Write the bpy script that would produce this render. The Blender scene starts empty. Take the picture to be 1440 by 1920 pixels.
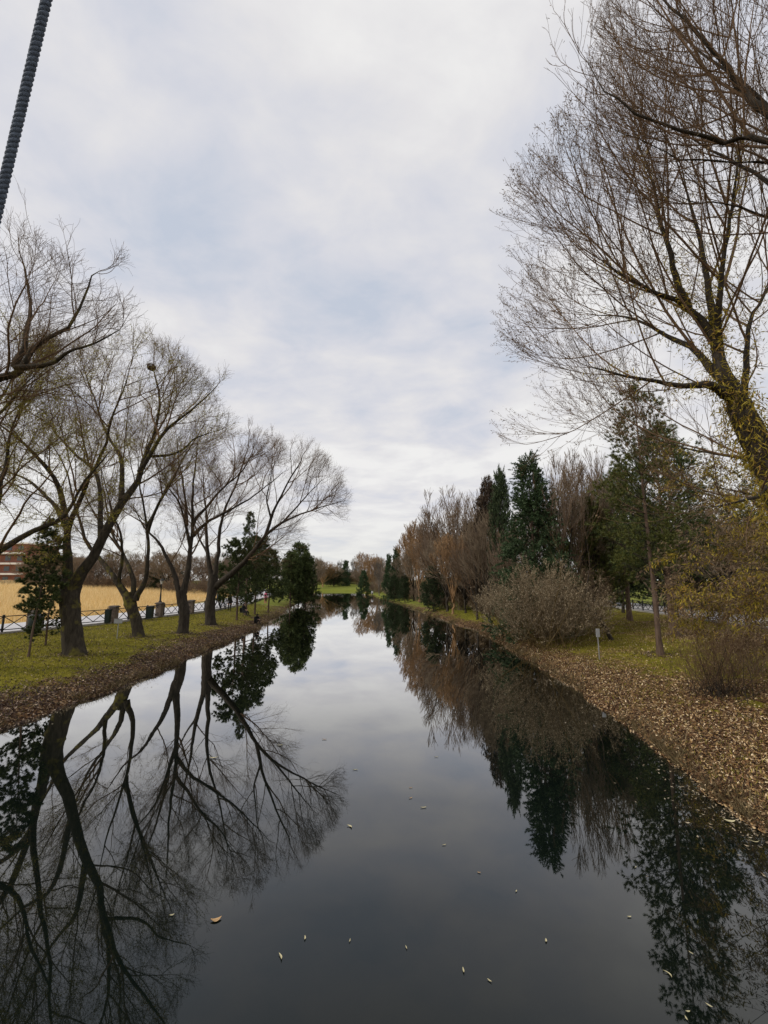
import bpy, math, random
import numpy as np
from mathutils import Vector, Matrix

PITCH = math.radians(9.09)
CAMZ = 4.0
F = 800.0            # focal length in pixels of a 1440 x 1920 frame
scene = bpy.context.scene
col = scene.collection

# ------------------------------------------------------------------ camera
cam_data = bpy.data.cameras.new('camera')
cam = bpy.data.objects.new('camera', cam_data); col.objects.link(cam)
cam_data.sensor_fit = 'HORIZONTAL'; cam_data.sensor_width = 36.0
cam_data.lens = 36.0 * F / 1440.0
cam_data.clip_start = 0.05; cam_data.clip_end = 3000
cam.location = (0, 0, CAMZ); cam.rotation_euler = (math.radians(90) + PITCH, 0, 0)
scene.camera = cam
scene.render.resolution_x = 768; scene.render.resolution_y = 1024

# ------------------------------------------------------------------ sky and sun
SUN_EL, SUN_AZ = math.radians(40), math.radians(-108)     # azimuth from +Y towards +X
world = bpy.data.worlds.new('World'); scene.world = world; world.use_nodes = True
nt = world.node_tree; nt.nodes.clear()
def N(t, typ, **kw):
    n = t.nodes.new(typ)
    for k, v in kw.items():
        if k == 'inp':
            for kk, vv in v.items(): n.inputs[kk].default_value = vv
        else: setattr(n, k, v)
    return n
out = N(nt, 'ShaderNodeOutputWorld'); bg = N(nt, 'ShaderNodeBackground')
sky = N(nt, 'ShaderNodeTexSky', sky_type='NISHITA', sun_disc=False, sun_elevation=SUN_EL, sun_rotation=SUN_AZ)
sky.air_density = 1.0; sky.dust_density = 1.5
tc = N(nt, 'ShaderNodeTexCoord'); sep = N(nt, 'ShaderNodeSeparateXYZ')
nt.links.new(tc.outputs['Generated'], sep.inputs[0])
def M(t, op, a, b=None, clamp=False):
    n = N(t, 'ShaderNodeMath', operation=op, use_clamp=clamp)
    for i, v in enumerate((a, b)):
        if v is None: continue
        if isinstance(v, (int, float)): n.inputs[i].default_value = v
        else: t.links.new(v, n.inputs[i])
    return n.outputs[0]
zc = M(nt, 'ADD', M(nt, 'MAXIMUM', sep.outputs[2], 0.0), 0.16)
cx = M(nt, 'DIVIDE', sep.outputs[0], zc); cy = M(nt, 'DIVIDE', sep.outputs[1], zc)
comb = N(nt, 'ShaderNodeCombineXYZ'); nt.links.new(cx, comb.inputs[0]); nt.links.new(cy, comb.inputs[1])
mp = N(nt, 'ShaderNodeMapping'); nt.links.new(comb.outputs[0], mp.inputs[0])
mp.inputs['Location'].default_value = (5.3, 2.2, 0.4); mp.inputs['Rotation'].default_value = (0, 0, math.radians(48)); mp.inputs['Scale'].default_value = (1.0, 1.25, 1)
n1 = N(nt, 'ShaderNodeTexNoise', inp={'Scale': 1.25, 'Detail': 6.0, 'Roughness': 0.52, 'Distortion': 0.45})
n2 = N(nt, 'ShaderNodeTexNoise', inp={'Scale': 4.2, 'Detail': 6.0, 'Roughness': 0.55, 'Distortion': 0.3})
nt.links.new(mp.outputs[0], n1.inputs['Vector']); nt.links.new(mp.outputs[0], n2.inputs['Vector'])
mixn = M(nt, 'ADD', M(nt, 'MULTIPLY', n1.outputs['Fac'], 0.68), M(nt, 'MULTIPLY', n2.outputs['Fac'], 0.32))
ramp = N(nt, 'ShaderNodeValToRGB'); nt.links.new(mixn, ramp.inputs[0])
el = ramp.color_ramp.elements
el[0].position = 0.33; el[0].color = (0.55, 0.60, 0.70, 1)
el[1].position = 0.585; el[1].color = (0.88, 0.87, 0.86, 1)
e = el.new(0.42); e.color = (0.68, 0.69, 0.75, 1)
e = el.new(0.50); e.color = (0.78, 0.77, 0.785, 1)
# pale warm band low over the horizon
hz = N(nt, 'ShaderNodeMapRange', inp={'From Min': 0.0, 'From Max': 0.17, 'To Min': 1.0, 'To Max': 0.0})
nt.links.new(sep.outputs[2], hz.inputs[0])
mh = N(nt, 'ShaderNodeMix', data_type='RGBA'); nt.links.new(M(nt, 'MULTIPLY', hz.outputs[0], 0.85), mh.inputs[0])
nt.links.new(ramp.outputs[0], mh.inputs[6]); mh.inputs[7].default_value = (0.80, 0.80, 0.77, 1)
# thick high cloud over the clear sky
ms = N(nt, 'ShaderNodeMix', data_type='RGBA', inp={0: 0.96})
sc_ = N(nt, 'ShaderNodeMix', data_type='RGBA', blend_type='MULTIPLY', inp={0: 1.0})
nt.links.new(sky.outputs[0], sc_.inputs[6]); sc_.inputs[7].default_value = (0.1, 0.1, 0.1, 1)
nt.links.new(sc_.outputs[2], ms.inputs[6]); nt.links.new(mh.outputs[2], ms.inputs[7])
nt.links.new(ms.outputs[2], bg.inputs[0]); bg.inputs[1].default_value = 0.77
nt.links.new(bg.outputs[0], out.inputs[0])

sun_d = bpy.data.lights.new('sun', 'SUN'); sun = bpy.data.objects.new('sun', sun_d); col.objects.link(sun)
sun_d.energy = 1.5; sun_d.angle = math.radians(24); sun_d.color = (1.0, 0.94, 0.85)
sd_ = Vector((math.sin(SUN_AZ) * math.cos(SUN_EL), math.cos(SUN_AZ) * math.cos(SUN_EL), math.sin(SUN_EL)))
sun.rotation_euler = sd_.to_track_quat('Z', 'Y').to_euler(); sun.location = (0, 0, 60)
scene.view_settings.view_transform = 'Standard'; scene.view_settings.look = 'None'
scene.view_settings.exposure = 0.40; scene.view_settings.gamma = 1.0
scene.cycles.max_bounces = 5; scene.cycles.diffuse_bounces = 2; scene.cycles.glossy_bounces = 3
scene.cycles.caustics_reflective = False; scene.cycles.caustics_refractive = False

# ------------------------------------------------------------------ helpers
def P(px, py, d):
    """the point seen at pixel (px, py) that stands d metres ahead"""
    a = (px - 720) / F; b = (960 - py) / F
    z = d * math.tan(math.atan(b) + PITCH)
    return np.array((a * (d * math.cos(PITCH) + z * math.sin(PITCH)), d, CAMZ + z))

def tag(o, label=None, cat=None, group=None, kind=None):
    if label: o['label'] = label
    if cat: o['category'] = cat
    if group: o['group'] = group
    if kind: o['kind'] = kind
    return o
def empty(name, loc, label, cat, group=None, rz=0):
    o = bpy.data.objects.new(name, None); col.objects.link(o)
    o.location = tuple(float(v) for v in loc); o.rotation_euler = (0, 0, rz); o.empty_display_size = 0.3
    return tag(o, label, cat, group)
def copy_tree(root, loc=None, rz=None, scale=None, label=None, group=None):
    r = root.copy(); col.objects.link(r)
    if loc is not None: r.location = tuple(float(v) for v in loc)
    if rz is not None: r.rotation_euler = (0, 0, rz)
    if scale is not None: r.scale = scale
    if label: r['label'] = label
    if group: r['group'] = group
    for ch in list(root.children):
        c = ch.copy(); col.objects.link(c); c.parent = r
        for g in list(ch.children):
            k = g.copy(); col.objects.link(k); k.parent = c
    return r

class MB:
    """collects vertices and faces, links them as one mesh object"""
    def __init__(s): s.v = []; s.f = []; s.n = 0
    def add(s, v, f, m=0):
        v = np.asarray(v, dtype=np.float64).reshape(-1, 3); f = np.asarray(f, dtype=np.int64)
        if len(v) == 0 or len(f) == 0: return s
        s.v.append(v); s.f.append((f + s.n, m)); s.n += len(v); return s
    def box(s, c, size, rz=0, m=0, taper=1.0):
        x, y, z = [q / 2 for q in size]
        v = np.array([(-x, -y, -z), (x, -y, -z), (x, y, -z), (-x, y, -z), (-x * taper, -y * taper, z), (x * taper, -y * taper, z), (x * taper, y * taper, z), (-x * taper, y * taper, z)])
        R = np.array(Matrix.Rotation(rz, 3, 'Z'))
        return s.add(v @ R.T + np.array(c), [(0, 3, 2, 1), (4, 5, 6, 7), (0, 1, 5, 4), (1, 2, 6, 5), (2, 3, 7, 6), (3, 0, 4, 7)], m)
    def bar(s, a, b, w, h=None, m=0):
        a = np.array(a, float); b = np.array(b, float); t = b - a; L = np.linalg.norm(t); t /= L
        up = np.array((0, 0, 1.)) if abs(t[2]) < .95 else np.array((1., 0, 0))
        n = np.cross(t, up); n /= np.linalg.norm(n); u = np.cross(n, t); h = h or w
        v = []
        for p in (a, b):
            for i, j in ((-1, -1), (1, -1), (1, 1), (-1, 1)): v.append(p + n * i * w / 2 + u * j * h / 2)
        return s.add(v, [(0, 3, 2, 1), (4, 5, 6, 7), (0, 1, 5, 4), (1, 2, 6, 5), (2, 3, 7, 6), (3, 0, 4, 7)], m)
    def lathe(s, c, prof, n=14, m=0):
        k = len(prof); a = np.linspace(0, 2 * math.pi, n, endpoint=False)
        v = np.array([[(r * math.cos(t), r * math.sin(t), z) for t in a] for r, z in prof]).reshape(-1, 3) + np.array(c)
        f = [(i * n + j, i * n + (j + 1) % n, (i + 1) * n + (j + 1) % n, (i + 1) * n + j) for i in range(k - 1) for j in range(n)]
        return s.add(v, f, m)
    def build(s, name, mats, parent=None, origin=(0, 0, 0), smooth=False):
        me = bpy.data.meshes.new(name)
        V = (np.concatenate(s.v) if s.v else np.zeros((0, 3))) - np.array(origin)
        me.vertices.add(len(V)); me.vertices.foreach_set('co', V.astype(np.float32).ravel())
        idx = np.concatenate([f.ravel() for f, m in s.f]); cnt = np.concatenate([np.full(len(f), f.shape[1]) for f, m in s.f])
        mi = np.concatenate([np.full(len(f), m) for f, m in s.f])
        me.loops.add(len(idx)); me.loops.foreach_set('vertex_index', idx.astype(np.int32))
        me.polygons.add(len(cnt)); me.polygons.foreach_set('loop_start', np.concatenate(([0], np.cumsum(cnt)[:-1])).astype(np.int32))
        me.polygons.foreach_set('material_index', mi.astype(np.int32))
        me.polygons.foreach_set('use_smooth', np.full(len(cnt), smooth))
        me.update(calc_edges=True)
        for mt in (mats if isinstance(mats, (list, tuple)) else [mats]): me.materials.append(mt)
        o = bpy.data.objects.new(name, me); col.objects.link(o)
        if parent is not None: o.parent = parent
        elif any(origin): o.location = tuple(float(q) for q in origin)
        return o

# ------------------------------------------------------------------ materials
def new_mat(name):
    m = bpy.data.materials.new(name); m.use_nodes = True; t = m.node_tree; t.nodes.clear()
    o = N(t, 'ShaderNodeOutputMaterial'); b = N(t, 'ShaderNodeBsdfPrincipled'); t.links.new(b.outputs[0], o.inputs[0])
    return m, t, b
def ramp_of(t, fac, stops):
    r = N(t, 'ShaderNodeValToRGB'); t.links.new(fac, r.inputs[0]); e = r.color_ramp.elements
    e[0].position, e[0].color = stops[0][0], (*stops[0][1], 1); e[1].position, e[1].color = stops[-1][0], (*stops[-1][1], 1)
    for p, c in stops[1:-1]: q = e.new(p); q.color = (*c, 1)
    return r.outputs[0]
def noise(t, scale, detail=4, rough=.55, vec=None, dist=0.0, stretch=None):
    n = N(t, 'ShaderNodeTexNoise', inp={'Scale': scale, 'Detail': detail, 'Roughness': rough, 'Distortion': dist})
    if vec is None: vec = N(t, 'ShaderNodeTexCoord').outputs['Object']
    if stretch:
        mp = N(t, 'ShaderNodeMapping'); mp.inputs['Scale'].default_value = stretch; t.links.new(vec, mp.inputs[0]); vec = mp.outputs[0]
    t.links.new(vec, n.inputs['Vector']); return n.outputs['Fac']
def bump(t, b, h, strength=.5, dist=.02):
    n = N(t, 'ShaderNodeBump', inp={'Strength': strength, 'Distance': dist}); t.links.new(h, n.inputs['Height']); t.links.new(n.outputs[0], b.inputs['Normal'])
def simple(name, c, rough=.7, metal=0, var=.25, scale=6, bm=.3, spec=.3):
    m, t, b = new_mat(name); f = noise(t, scale)
    b.inputs['Roughness'].default_value = rough; b.inputs['Metallic'].default_value = metal; b.inputs['Specular IOR Level'].default_value = spec
    t.links.new(ramp_of(t, f, [(.3, tuple(q * (1 - var) for q in c)), (.7, tuple(min(1, q * (1 + var)) for q in c))]), b.inputs['Base Color'])
    bump(t, b, noise(t, scale * 6), bm, .01); return m
def bark(name, c1, c2, moss=None, amount=.5):
    m, t, b = new_mat(name); b.inputs['Roughness'].default_value = .9; b.inputs['Specular IOR Level'].default_value = .15
    f = noise(t, 9, 6, .65, stretch=(1, 1, .22)); cc = ramp_of(t, f, [(.3, c1), (.7, c2)])
    if moss:
        g = noise(t, 1.6, 5, .6); r = N(t, 'ShaderNodeMapRange', inp={'From Min': 1 - amount, 'From Max': 1.12 - amount}); t.links.new(g, r.inputs[0])
        mx = N(t, 'ShaderNodeMix', data_type='RGBA'); t.links.new(r.outputs[0], mx.inputs[0]); t.links.new(cc, mx.inputs[6]); mx.inputs[7].default_value = (*moss, 1); cc = mx.outputs[2]
    t.links.new(cc, b.inputs['Base Color']); bump(t, b, f, .9, .05); return m
def leafmat(name, stops, rough=.65, trans=0.0):
    m, t, b = new_mat(name); g = N(t, 'ShaderNodeNewGeometry')
    cc = ramp_of(t, g.outputs['Random Per Island'], stops); t.links.new(cc, b.inputs['Base Color'])
    b.inputs['Roughness'].default_value = rough; b.inputs['Specular IOR Level'].default_value = .25
    if trans:
        tr = N(t, 'ShaderNodeBsdfTranslucent'); t.links.new(cc, tr.inputs[0]); mx = N(t, 'ShaderNodeMixShader', inp={0: trans})
        o = [n for n in t.nodes if n.type == 'OUTPUT_MATERIAL'][0]
        t.links.new(b.outputs[0], mx.inputs[1]); t.links.new(tr.outputs[0], mx.inputs[2]); t.links.new(mx.outputs[0], o.inputs[0])
    return m
M_bark = bark('dark_bark', (.022, .018, .014), (.075, .062, .048))
M_mossbark = bark('mossy_bark', (.022, .018, .013), (.075, .062, .045), (.15, .13, .03), .46)
M_twig = bark('twig_bark', (.10, .062, .036), (.21, .135, .08))
M_twig_olive = bark('olive_twig_bark', (.08, .055, .025), (.17, .12, .045))
M_twig_red = bark('reddish_twig_bark', (.155, .115, .085), (.29, .22, .16))
M_twig_orange = bark('orange_twig_bark', (.24, .14, .07), (.38, .24, .125))
M_twig_grey = bark('grey_twig_bark', (.10, .085, .07), (.19, .165, .135))
M_twig_brn = bark('brown_twig_bark', (.13, .10, .062), (.25, .20, .13))
M_twig_tan = bark('tan_twig_bark', (.17, .125, .085), (.32, .25, .17))
M_pinebark = bark('pine_bark', (.07, .045, .032), (.17, .12, .09))
M_birch = bark('birch_bark', (.35, .33, .30), (.62, .60, .56))
M_needle = leafmat('pine_needles', [(0, (.020, .032, .012)), (.5, (.058, .082, .024)), (1, (.16, .19, .06))])
M_needle_y = leafmat('olive_pine_needles', [(0, (.035, .05, .012)), (.5, (.09, .105, .022)), (1, (.19, .18, .045))])
M_needle_b = leafmat('spruce_needles', [(0, (.016, .036, .014)), (.5, (.045, .080, .030)), (1, (.13, .18, .085))])
M_needle_r = leafmat('rusty_needles', [(0, (.035, .022, .016)), (.5, (.06, .04, .026)), (1, (.10, .07, .04))])
M_wleaf = leafmat('willow_leaves', [(0, (.12, .08, .012)), (.35, (.30, .24, .025)), (.8, (.55, .43, .06)), (1, (.50, .27, .08))], trans=.35)
M_wleaf_d = leafmat('withered_leaves', [(0, (.07, .042, .026)), (.6, (.18, .115, .065)), (1, (.34, .25, .14))], trans=.2)
M_catkin = leafmat('pale_withered_leaves', [(0, (.18, .135, .08)), (.5, (.38, .30, .20)), (1, (.60, .52, .38))], trans=.2)
M_cat2 = leafmat('tan_withered_leaves', [(0, (.11, .075, .042)), (.5, (.28, .21, .125)), (.85, (.46, .37, .24)), (1, (.68, .58, .41))], trans=.2)
M_yleaf = leafmat('yellow_green_leaves', [(0, (.16, .15, .02)), (1, (.44, .38, .07))], trans=.4)
M_litter = leafmat('fallen_leaf_colours', [(0, (.02, .010, .007)), (.35, (.085, .042, .020)), (.6, (.21, .11, .045)), (.82, (.42, .27, .11)), (1, (.85, .68, .44))])
M_litter_d = leafmat('dark_leaf_colours', [(0, (.018, .010, .008)), (.5, (.06, .035, .024)), (.82, (.14, .09, .058)), (1, (.55, .42, .30))])
M_grass = leafmat('grass_blades', [(0, (.11, .11, .012)), (.5, (.27, .25, .025)), (1, (.50, .41, .08))], trans=.3)
M_reed = leafmat('dry_reed_blades', [(0, (.58, .42, .18)), (.5, (.78, .58, .28)), (1, (.90, .74, .44))], trans=.4)
M_evergreen = leafmat('evergreen_leaves', [(0, (.016, .028, .012)), (.6, (.04, .06, .024)), (1, (.09, .12, .045))])
M_iron = simple('painted_iron', (.018, .018, .018), .5, 0, .2)
M_stone = simple('pier_stone', (.16, .125, .10), .9, 0, .3, 9)
M_stonecap = simple('pier_cap_stone', (.10, .085, .075), .85, 0, .25, 7)
M_bin = simple('dark_green_paint', (.012, .022, .018), .45, 0, .25)
M_signback = simple('sign_back_metal', (.42, .43, .44), .5, .3, .12)
M_galv = simple('galvanised_steel', (.38, .38, .37), .5, .5, .15)
M_glasslamp = simple('lamp_glass', (.55, .53, .48), .2, 0, .1)
M_path = simple('pale_paving', (.50, .49, .50), .85, 0, .12, 1.5)
M_kerb = simple('kerb_concrete', (.36, .34, .32), .9, 0, .2, 4)

# ------------------------------------------------------------------ terrain
YL = np.array([-40, -5, 12.5, 19.4, 30, 40, 55, 63, 80, 110, 122, 145, 170, 260]); XL = np.array([-11, -10.8, -10.6, -9.9, -10.1, -10.8, -12.5, -13.8, -15.8, -18.6, -20, -27, -38, -80])
YR = np.array([-40, 7.8, 11.5, 22, 34.5, 53.6, 70, 89, 120, 150, 175, 260]); XR = np.array([6.3, 6.35, 6.5, 7.5, 7.6, 5.2, 3.2, .2, -4.5, -9.0, -12, -20])
FLY = np.array([-40, 12, 20, 26.2, 31.5, 45, 60, 85, 110, 140, 180]); FLX = np.array([-28, -26.5, -24.8, -22.5, -20.3, -17.9, -18.6, -22.5, -27, -34, -46])
FRY = np.array([-40, 10, 28, 45, 65, 90]); FRX = np.array([22, 23.5, 24.6, 26.2, 27.5, 28])
_rs = np.random.RandomState(5); _lat = _rs.rand(256, 256)
def vnoise(x, y, s):
    x = np.asarray(x, float) / s + 1000.3; y = np.asarray(y, float) / s + 1000.7
    xi = np.floor(x).astype(int); yi = np.floor(y).astype(int); fx = x - xi; fy = y - yi
    fx = fx * fx * (3 - 2 * fx); fy = fy * fy * (3 - 2 * fy)
    g = lambda i, j: _lat[i % 256, j % 256]
    return (g(xi, yi) * (1 - fx) + g(xi + 1, yi) * fx) * (1 - fy) + (g(xi, yi + 1) * (1 - fx) + g(xi + 1, yi + 1) * fx) * fy - .5
def edge_noise(y): return .65 * vnoise(y, 0 * y, 3.1) + .42 * vnoise(y, 0 * y + 9, .9) + .2 * vnoise(y, 0 * y + 31, .3)
def sdist(x, y):
    x = np.asarray(x, float); y = np.asarray(y, float); en = edge_noise(y)
    l = np.interp(y, YL, XL) + en - x; r = x - np.interp(y, YR, XR) - en * .9
    f = y - 165 + 1.2 * vnoise(x, y, 9)
    return l, r, f
def gz(x, y):
    x = np.asarray(x, float); y = np.asarray(y, float)
    l, r, f = sdist(x, y); s = np.maximum(np.maximum(l, r), f)
    z = np.where(s < 0, np.maximum(-1.6, s * .9), 0)
    z = z + np.where(s > 0, .13 * np.clip(s / .22, 0, 1) + .74 * (1 - np.exp(-np.clip(s - .1, 0, None) / 2.9)), 0)
    z = z + np.where(s > .1, .05 * vnoise(x, y, 2.3) + .022 * vnoise(x, y, .55), 0)
    # field behind the left path, far bank beyond the bend, ground behind the right path
    fl = np.interp(y, FLY, FLX) - 7.5 - x
    z = z + np.where((fl > 0) & (f < 0), np.minimum(2.1, .045 * np.clip(fl, 0, None)) + .12 * vnoise(x, y, 9), 0)
    z = z + np.where(f > 0, np.clip(f, 0, 45) * .036, 0)
    fr = x - np.interp(y, FRY, FRX) - 8
    z = z + np.where(fr > 0, np.minimum(1.2, .04 * np.clip(fr, 0, None)), 0)
    return z
def axis(segs):
    a = []
    for lo, hi, st in segs: a.append(np.arange(lo, hi, st))
    return np.concatenate(a + [np.array([segs[-1][1]])])
gx = axis([(-900, -120, 60), (-120, -34, 3), (-34, -22, .6), (-22, -6.5, .17), (-6.5, 5, 1.2), (5, 16, .17), (16, 34, .6), (34, 120, 4), (120, 900, 60)])
gy = axis([(-60, 2, 3), (2, 42, .2), (42, 90, .6), (90, 230, 1.5), (230, 1500, 60)])
GX, GY = np.meshgrid(gx, gy); GZ = gz(GX, GY)
nx, ny = len(gx), len(gy)
ii = np.arange(nx * ny).reshape(ny, nx)
quads = np.stack([ii[:-1, :-1], ii[:-1, 1:], ii[1:, 1:], ii[1:, :-1]], -1).reshape(-1, 4)
def litter_amount(x, y):
    l, r, f = sdist(x, y)
    wl = 2.6 + 1.8 * vnoise(y, 0 * y, 6); wr = 2.4 + 2.0 * np.clip((22 - y) / 8, 0, 1.8) + 1.4 * vnoise(x, y, 3)
    a = np.where(l > -0.6, np.clip(1.25 - l / wl, 0, 1), 0)
    b = np.where(r > -0.6, np.clip(1.25 - r / wr, 0, 1), 0)
    b = np.maximum(b, np.where((r > 0), np.clip((19 - y) / 9, 0, .5) + .7 * vnoise(x, y, 3.3), 0)) 
    b = np.where(r > 0, np.maximum(b, np.clip((x - 14) / 8, 0, .55)), b)
    return np.where(x < -2, a, b) * np.clip(1.3 - y / 90, .35, 1)
def bare_amount(x, y):
    x = np.asarray(x, float); fl = np.interp(y, FLY, FLX) - 6.9 - x
    return np.clip(fl / .8, 0, 1) * (sdist(x, y)[2] < -5)
gm, t, b = new_mat('ground_cover'); b.inputs['Roughness'].default_value = .95; b.inputs['Specular IOR Level'].default_value = .1
at = N(t, 'ShaderNodeAttribute', attribute_name='litter'); af = N(t, 'ShaderNodeAttribute', attribute_name='field')
gcol = ramp_of(t, noise(t, .9, 7, .7), [(.3, (.11, .105, .014)), (.45, (.23, .21, .022)), (.6, (.36, .31, .04)), (.7, (.24, .16, .055))])
gcol2 = ramp_of(t, noise(t, 14, 3, .7), [(.30, (.25, .25, .25)), (.7, (1.0, 1.0, 1.0))])
mg = N(t, 'ShaderNodeMix', data_type='RGBA', blend_type='MULTIPLY', inp={0: .8}); t.links.new(gcol, mg.inputs[6]); t.links.new(gcol2, mg.inputs[7])
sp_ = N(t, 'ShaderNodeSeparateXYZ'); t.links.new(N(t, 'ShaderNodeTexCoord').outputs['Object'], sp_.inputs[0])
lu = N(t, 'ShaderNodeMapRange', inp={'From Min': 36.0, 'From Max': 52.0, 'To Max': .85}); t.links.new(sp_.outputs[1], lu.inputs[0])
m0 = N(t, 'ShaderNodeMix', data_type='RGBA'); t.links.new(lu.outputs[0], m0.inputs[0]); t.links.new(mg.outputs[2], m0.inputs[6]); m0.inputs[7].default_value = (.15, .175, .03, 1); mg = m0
vor = N(t, 'ShaderNodeTexVoronoi', inp={'Scale': 17.0}); t.links.new(N(t, 'ShaderNodeTexCoord').outputs['Object'], vor.inputs['Vector'])
sv = N(t, 'ShaderNodeSeparateColor'); t.links.new(vor.outputs['Color'], sv.inputs[0])
lcol = ramp_of(t, sv.outputs[0], [(0, (.018, .010, .007)), (.45, (.065, .034, .018)), (.8, (.17, .095, .045)), (1, (.38, .26, .15))])
ln = M(t, 'ADD', at.outputs['Fac'], M(t, 'MULTIPLY', M(t, 'SUBTRACT', noise(t, 1.4, 6, .7), .5), 2.6))
lf = N(t, 'ShaderNodeMapRange', inp={'From Min': .42, 'From Max': .62}); t.links.new(ln, lf.inputs[0])
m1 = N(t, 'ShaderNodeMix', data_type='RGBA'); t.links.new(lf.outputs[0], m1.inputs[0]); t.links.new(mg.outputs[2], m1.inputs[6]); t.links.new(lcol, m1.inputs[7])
fcol = ramp_of(t, noise(t, 1.2, 7, .7), [(.3, (.56, .40, .16)), (.7, (.76, .56, .28))])
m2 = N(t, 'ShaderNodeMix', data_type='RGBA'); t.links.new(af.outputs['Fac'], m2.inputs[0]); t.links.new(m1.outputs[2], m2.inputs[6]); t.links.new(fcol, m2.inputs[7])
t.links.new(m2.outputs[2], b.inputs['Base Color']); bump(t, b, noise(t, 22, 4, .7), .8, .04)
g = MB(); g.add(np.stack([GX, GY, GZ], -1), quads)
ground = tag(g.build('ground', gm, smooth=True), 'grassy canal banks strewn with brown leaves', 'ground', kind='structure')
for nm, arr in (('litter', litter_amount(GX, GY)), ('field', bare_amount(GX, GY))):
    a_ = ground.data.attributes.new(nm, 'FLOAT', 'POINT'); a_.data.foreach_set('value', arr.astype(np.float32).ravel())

# water
wm, t, b = new_mat('still_dark_water')
b.inputs['Base Color'].default_value = (.0035, .0060, .0048, 1); b.inputs['Roughness'].default_value = .6; b.inputs['Specular IOR Level'].default_value = 0.0
gl = N(t, 'ShaderNodeBsdfGlossy', inp={'Roughness': .012}); gl.inputs[0].default_value = (1, 1, 1, 1)
lw_ = N(t, 'ShaderNodeLayerWeight', inp={'Blend': .5}); wr_ = N(t, 'ShaderNodeValToRGB'); t.links.new(lw_.outputs['Facing'], wr_.inputs[0])
ee = wr_.color_ramp.elements; ee[0].position = .0; ee[0].color = (.02, .02, .02, 1); ee[1].position = 1.0; ee[1].color = (1, 1, 1, 1)
for p_, c_ in ((.34, .043), (.445, .088), (.58, .20), (.71, .45), (.80, .74), (.90, .93)): q_ = ee.new(p_); q_.color = (c_, c_ * 1.01, c_ * 1.005, 1)
mw = N(t, 'ShaderNodeMixShader'); t.links.new(wr_.outputs[0], mw.inputs[0]); t.links.new(b.outputs[0], mw.inputs[1]); t.links.new(gl.outputs[0], mw.inputs[2])
t.links.new(mw.outputs[0], [n for n in t.nodes if n.type == 'OUTPUT_MATERIAL'][0].inputs[0])
tcw = N(t, 'ShaderNodeTexCoord').outputs['Object']
h1 = noise(t, 1.1, 2, .5, tcw, .3, (1, .45, 1)); h2 = noise(t, .22, 2, .5, tcw)
calm = N(t, 'ShaderNodeMapRange', inp={'From Min': .45, 'From Max': .75, 'To Min': .25, 'To Max': 1.0}); t.links.new(h2, calm.inputs[0])
bump(t, gl, M(t, 'MULTIPLY', M(t, 'ADD', h1, M(t, 'MULTIPLY', noise(t, 5.0, 2, .5, tcw, .2, (1, .5, 1)), .12)), calm.outputs[0]), .16, .012)
w = MB(); w.add([(-130, -60, 0), (60, -60, 0), (60, 240, 0), (-130, 240, 0)], [(0, 1, 2, 3)])
tag(w.build('water', wm), 'still dark canal water mirroring trees and sky', 'water', kind='structure')

# paths behind the fences
def strip(name, ys, xs0, xs1, z, mat, label, h=.12):
    m = MB(); n = len(ys); 
    top0 = np.stack([xs0, ys, z], -1); top1 = np.stack([xs1, ys, z], -1)
    v = np.concatenate([top0, top1, top0 - (0, 0, h), top1 - (0, 0, h)]); i = np.arange(n - 1)
    f = np.concatenate([np.stack([i, i + n, i + n + 1, i + 1], -1), np.stack([i, i + 1, i + 1 + 2 * n, i + 2 * n], -1), np.stack([i + n, i + 3 * n, i + 1 + 3 * n, i + 1 + n], -1)])
    m.add(v, f); return tag(m.build(name, mat), label, 'path' if 'path' in name else 'kerb', kind='structure')
ys = np.arange(2, 150, 1.0); xf = np.interp(ys, FLY, FLX)
zl = gz(xf - .6, ys) * 0 + .93
strip('path', ys, xf - 6.4, xf - .28, zl + .02, M_path, 'pale paved path behind the left fence')
strip('kerb', ys, xf - .26, xf + .12, zl + .05, M_kerb, 'low concrete kerb under the left fence', .25)
ys = np.arange(4, 80, 1.0); xr_ = np.interp(ys, FRY, FRX)
strip('path', ys, xr_ + .28, xr_ + 6.5, ys * 0 + .97, M_path, 'pale paved path behind the right fence')
strip('kerb', ys, xr_ - .12, xr_ + .26, ys * 0 + 1.0, M_kerb, 'low concrete kerb under the right fence', .25)

# ------------------------------------------------------------------ plant generators
def unit(v): return v / np.maximum(np.linalg.norm(v, axis=-1, keepdims=True), 1e-9)
def spline(pts, K):
    p = np.array(pts, float); q = np.concatenate([[2 * p[0] - p[1]], p, [2 * p[-1] - p[-2]]]); n = len(p) - 1; o = []
    for s in np.linspace(0, n, K + 1):
        i = min(int(s), n - 1); u = s - i; a, b_, c, d = q[i:i + 4]
        o.append(.5 * (2 * b_ + (c - a) * u + (2 * a - 5 * b_ + 4 * c - d) * u * u + (3 * b_ - a - 3 * c + d) * u ** 3))
    return np.array(o)
def env_exit(p, d, env, rng):
    best = np.zeros(len(p))
    for c, r in env:
        c = np.array(c, float); r = np.array(r, float); a = (p - c) / r; b_ = d / r
        A = (b_ * b_).sum(1); B = (a * b_).sum(1); C = (a * a).sum(1) - 1; D = B * B - A * C
        s = np.where(D > 0, (-B + np.sqrt(np.maximum(D, 0))) / A, 0); best = np.maximum(best, s)
    return best
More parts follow.
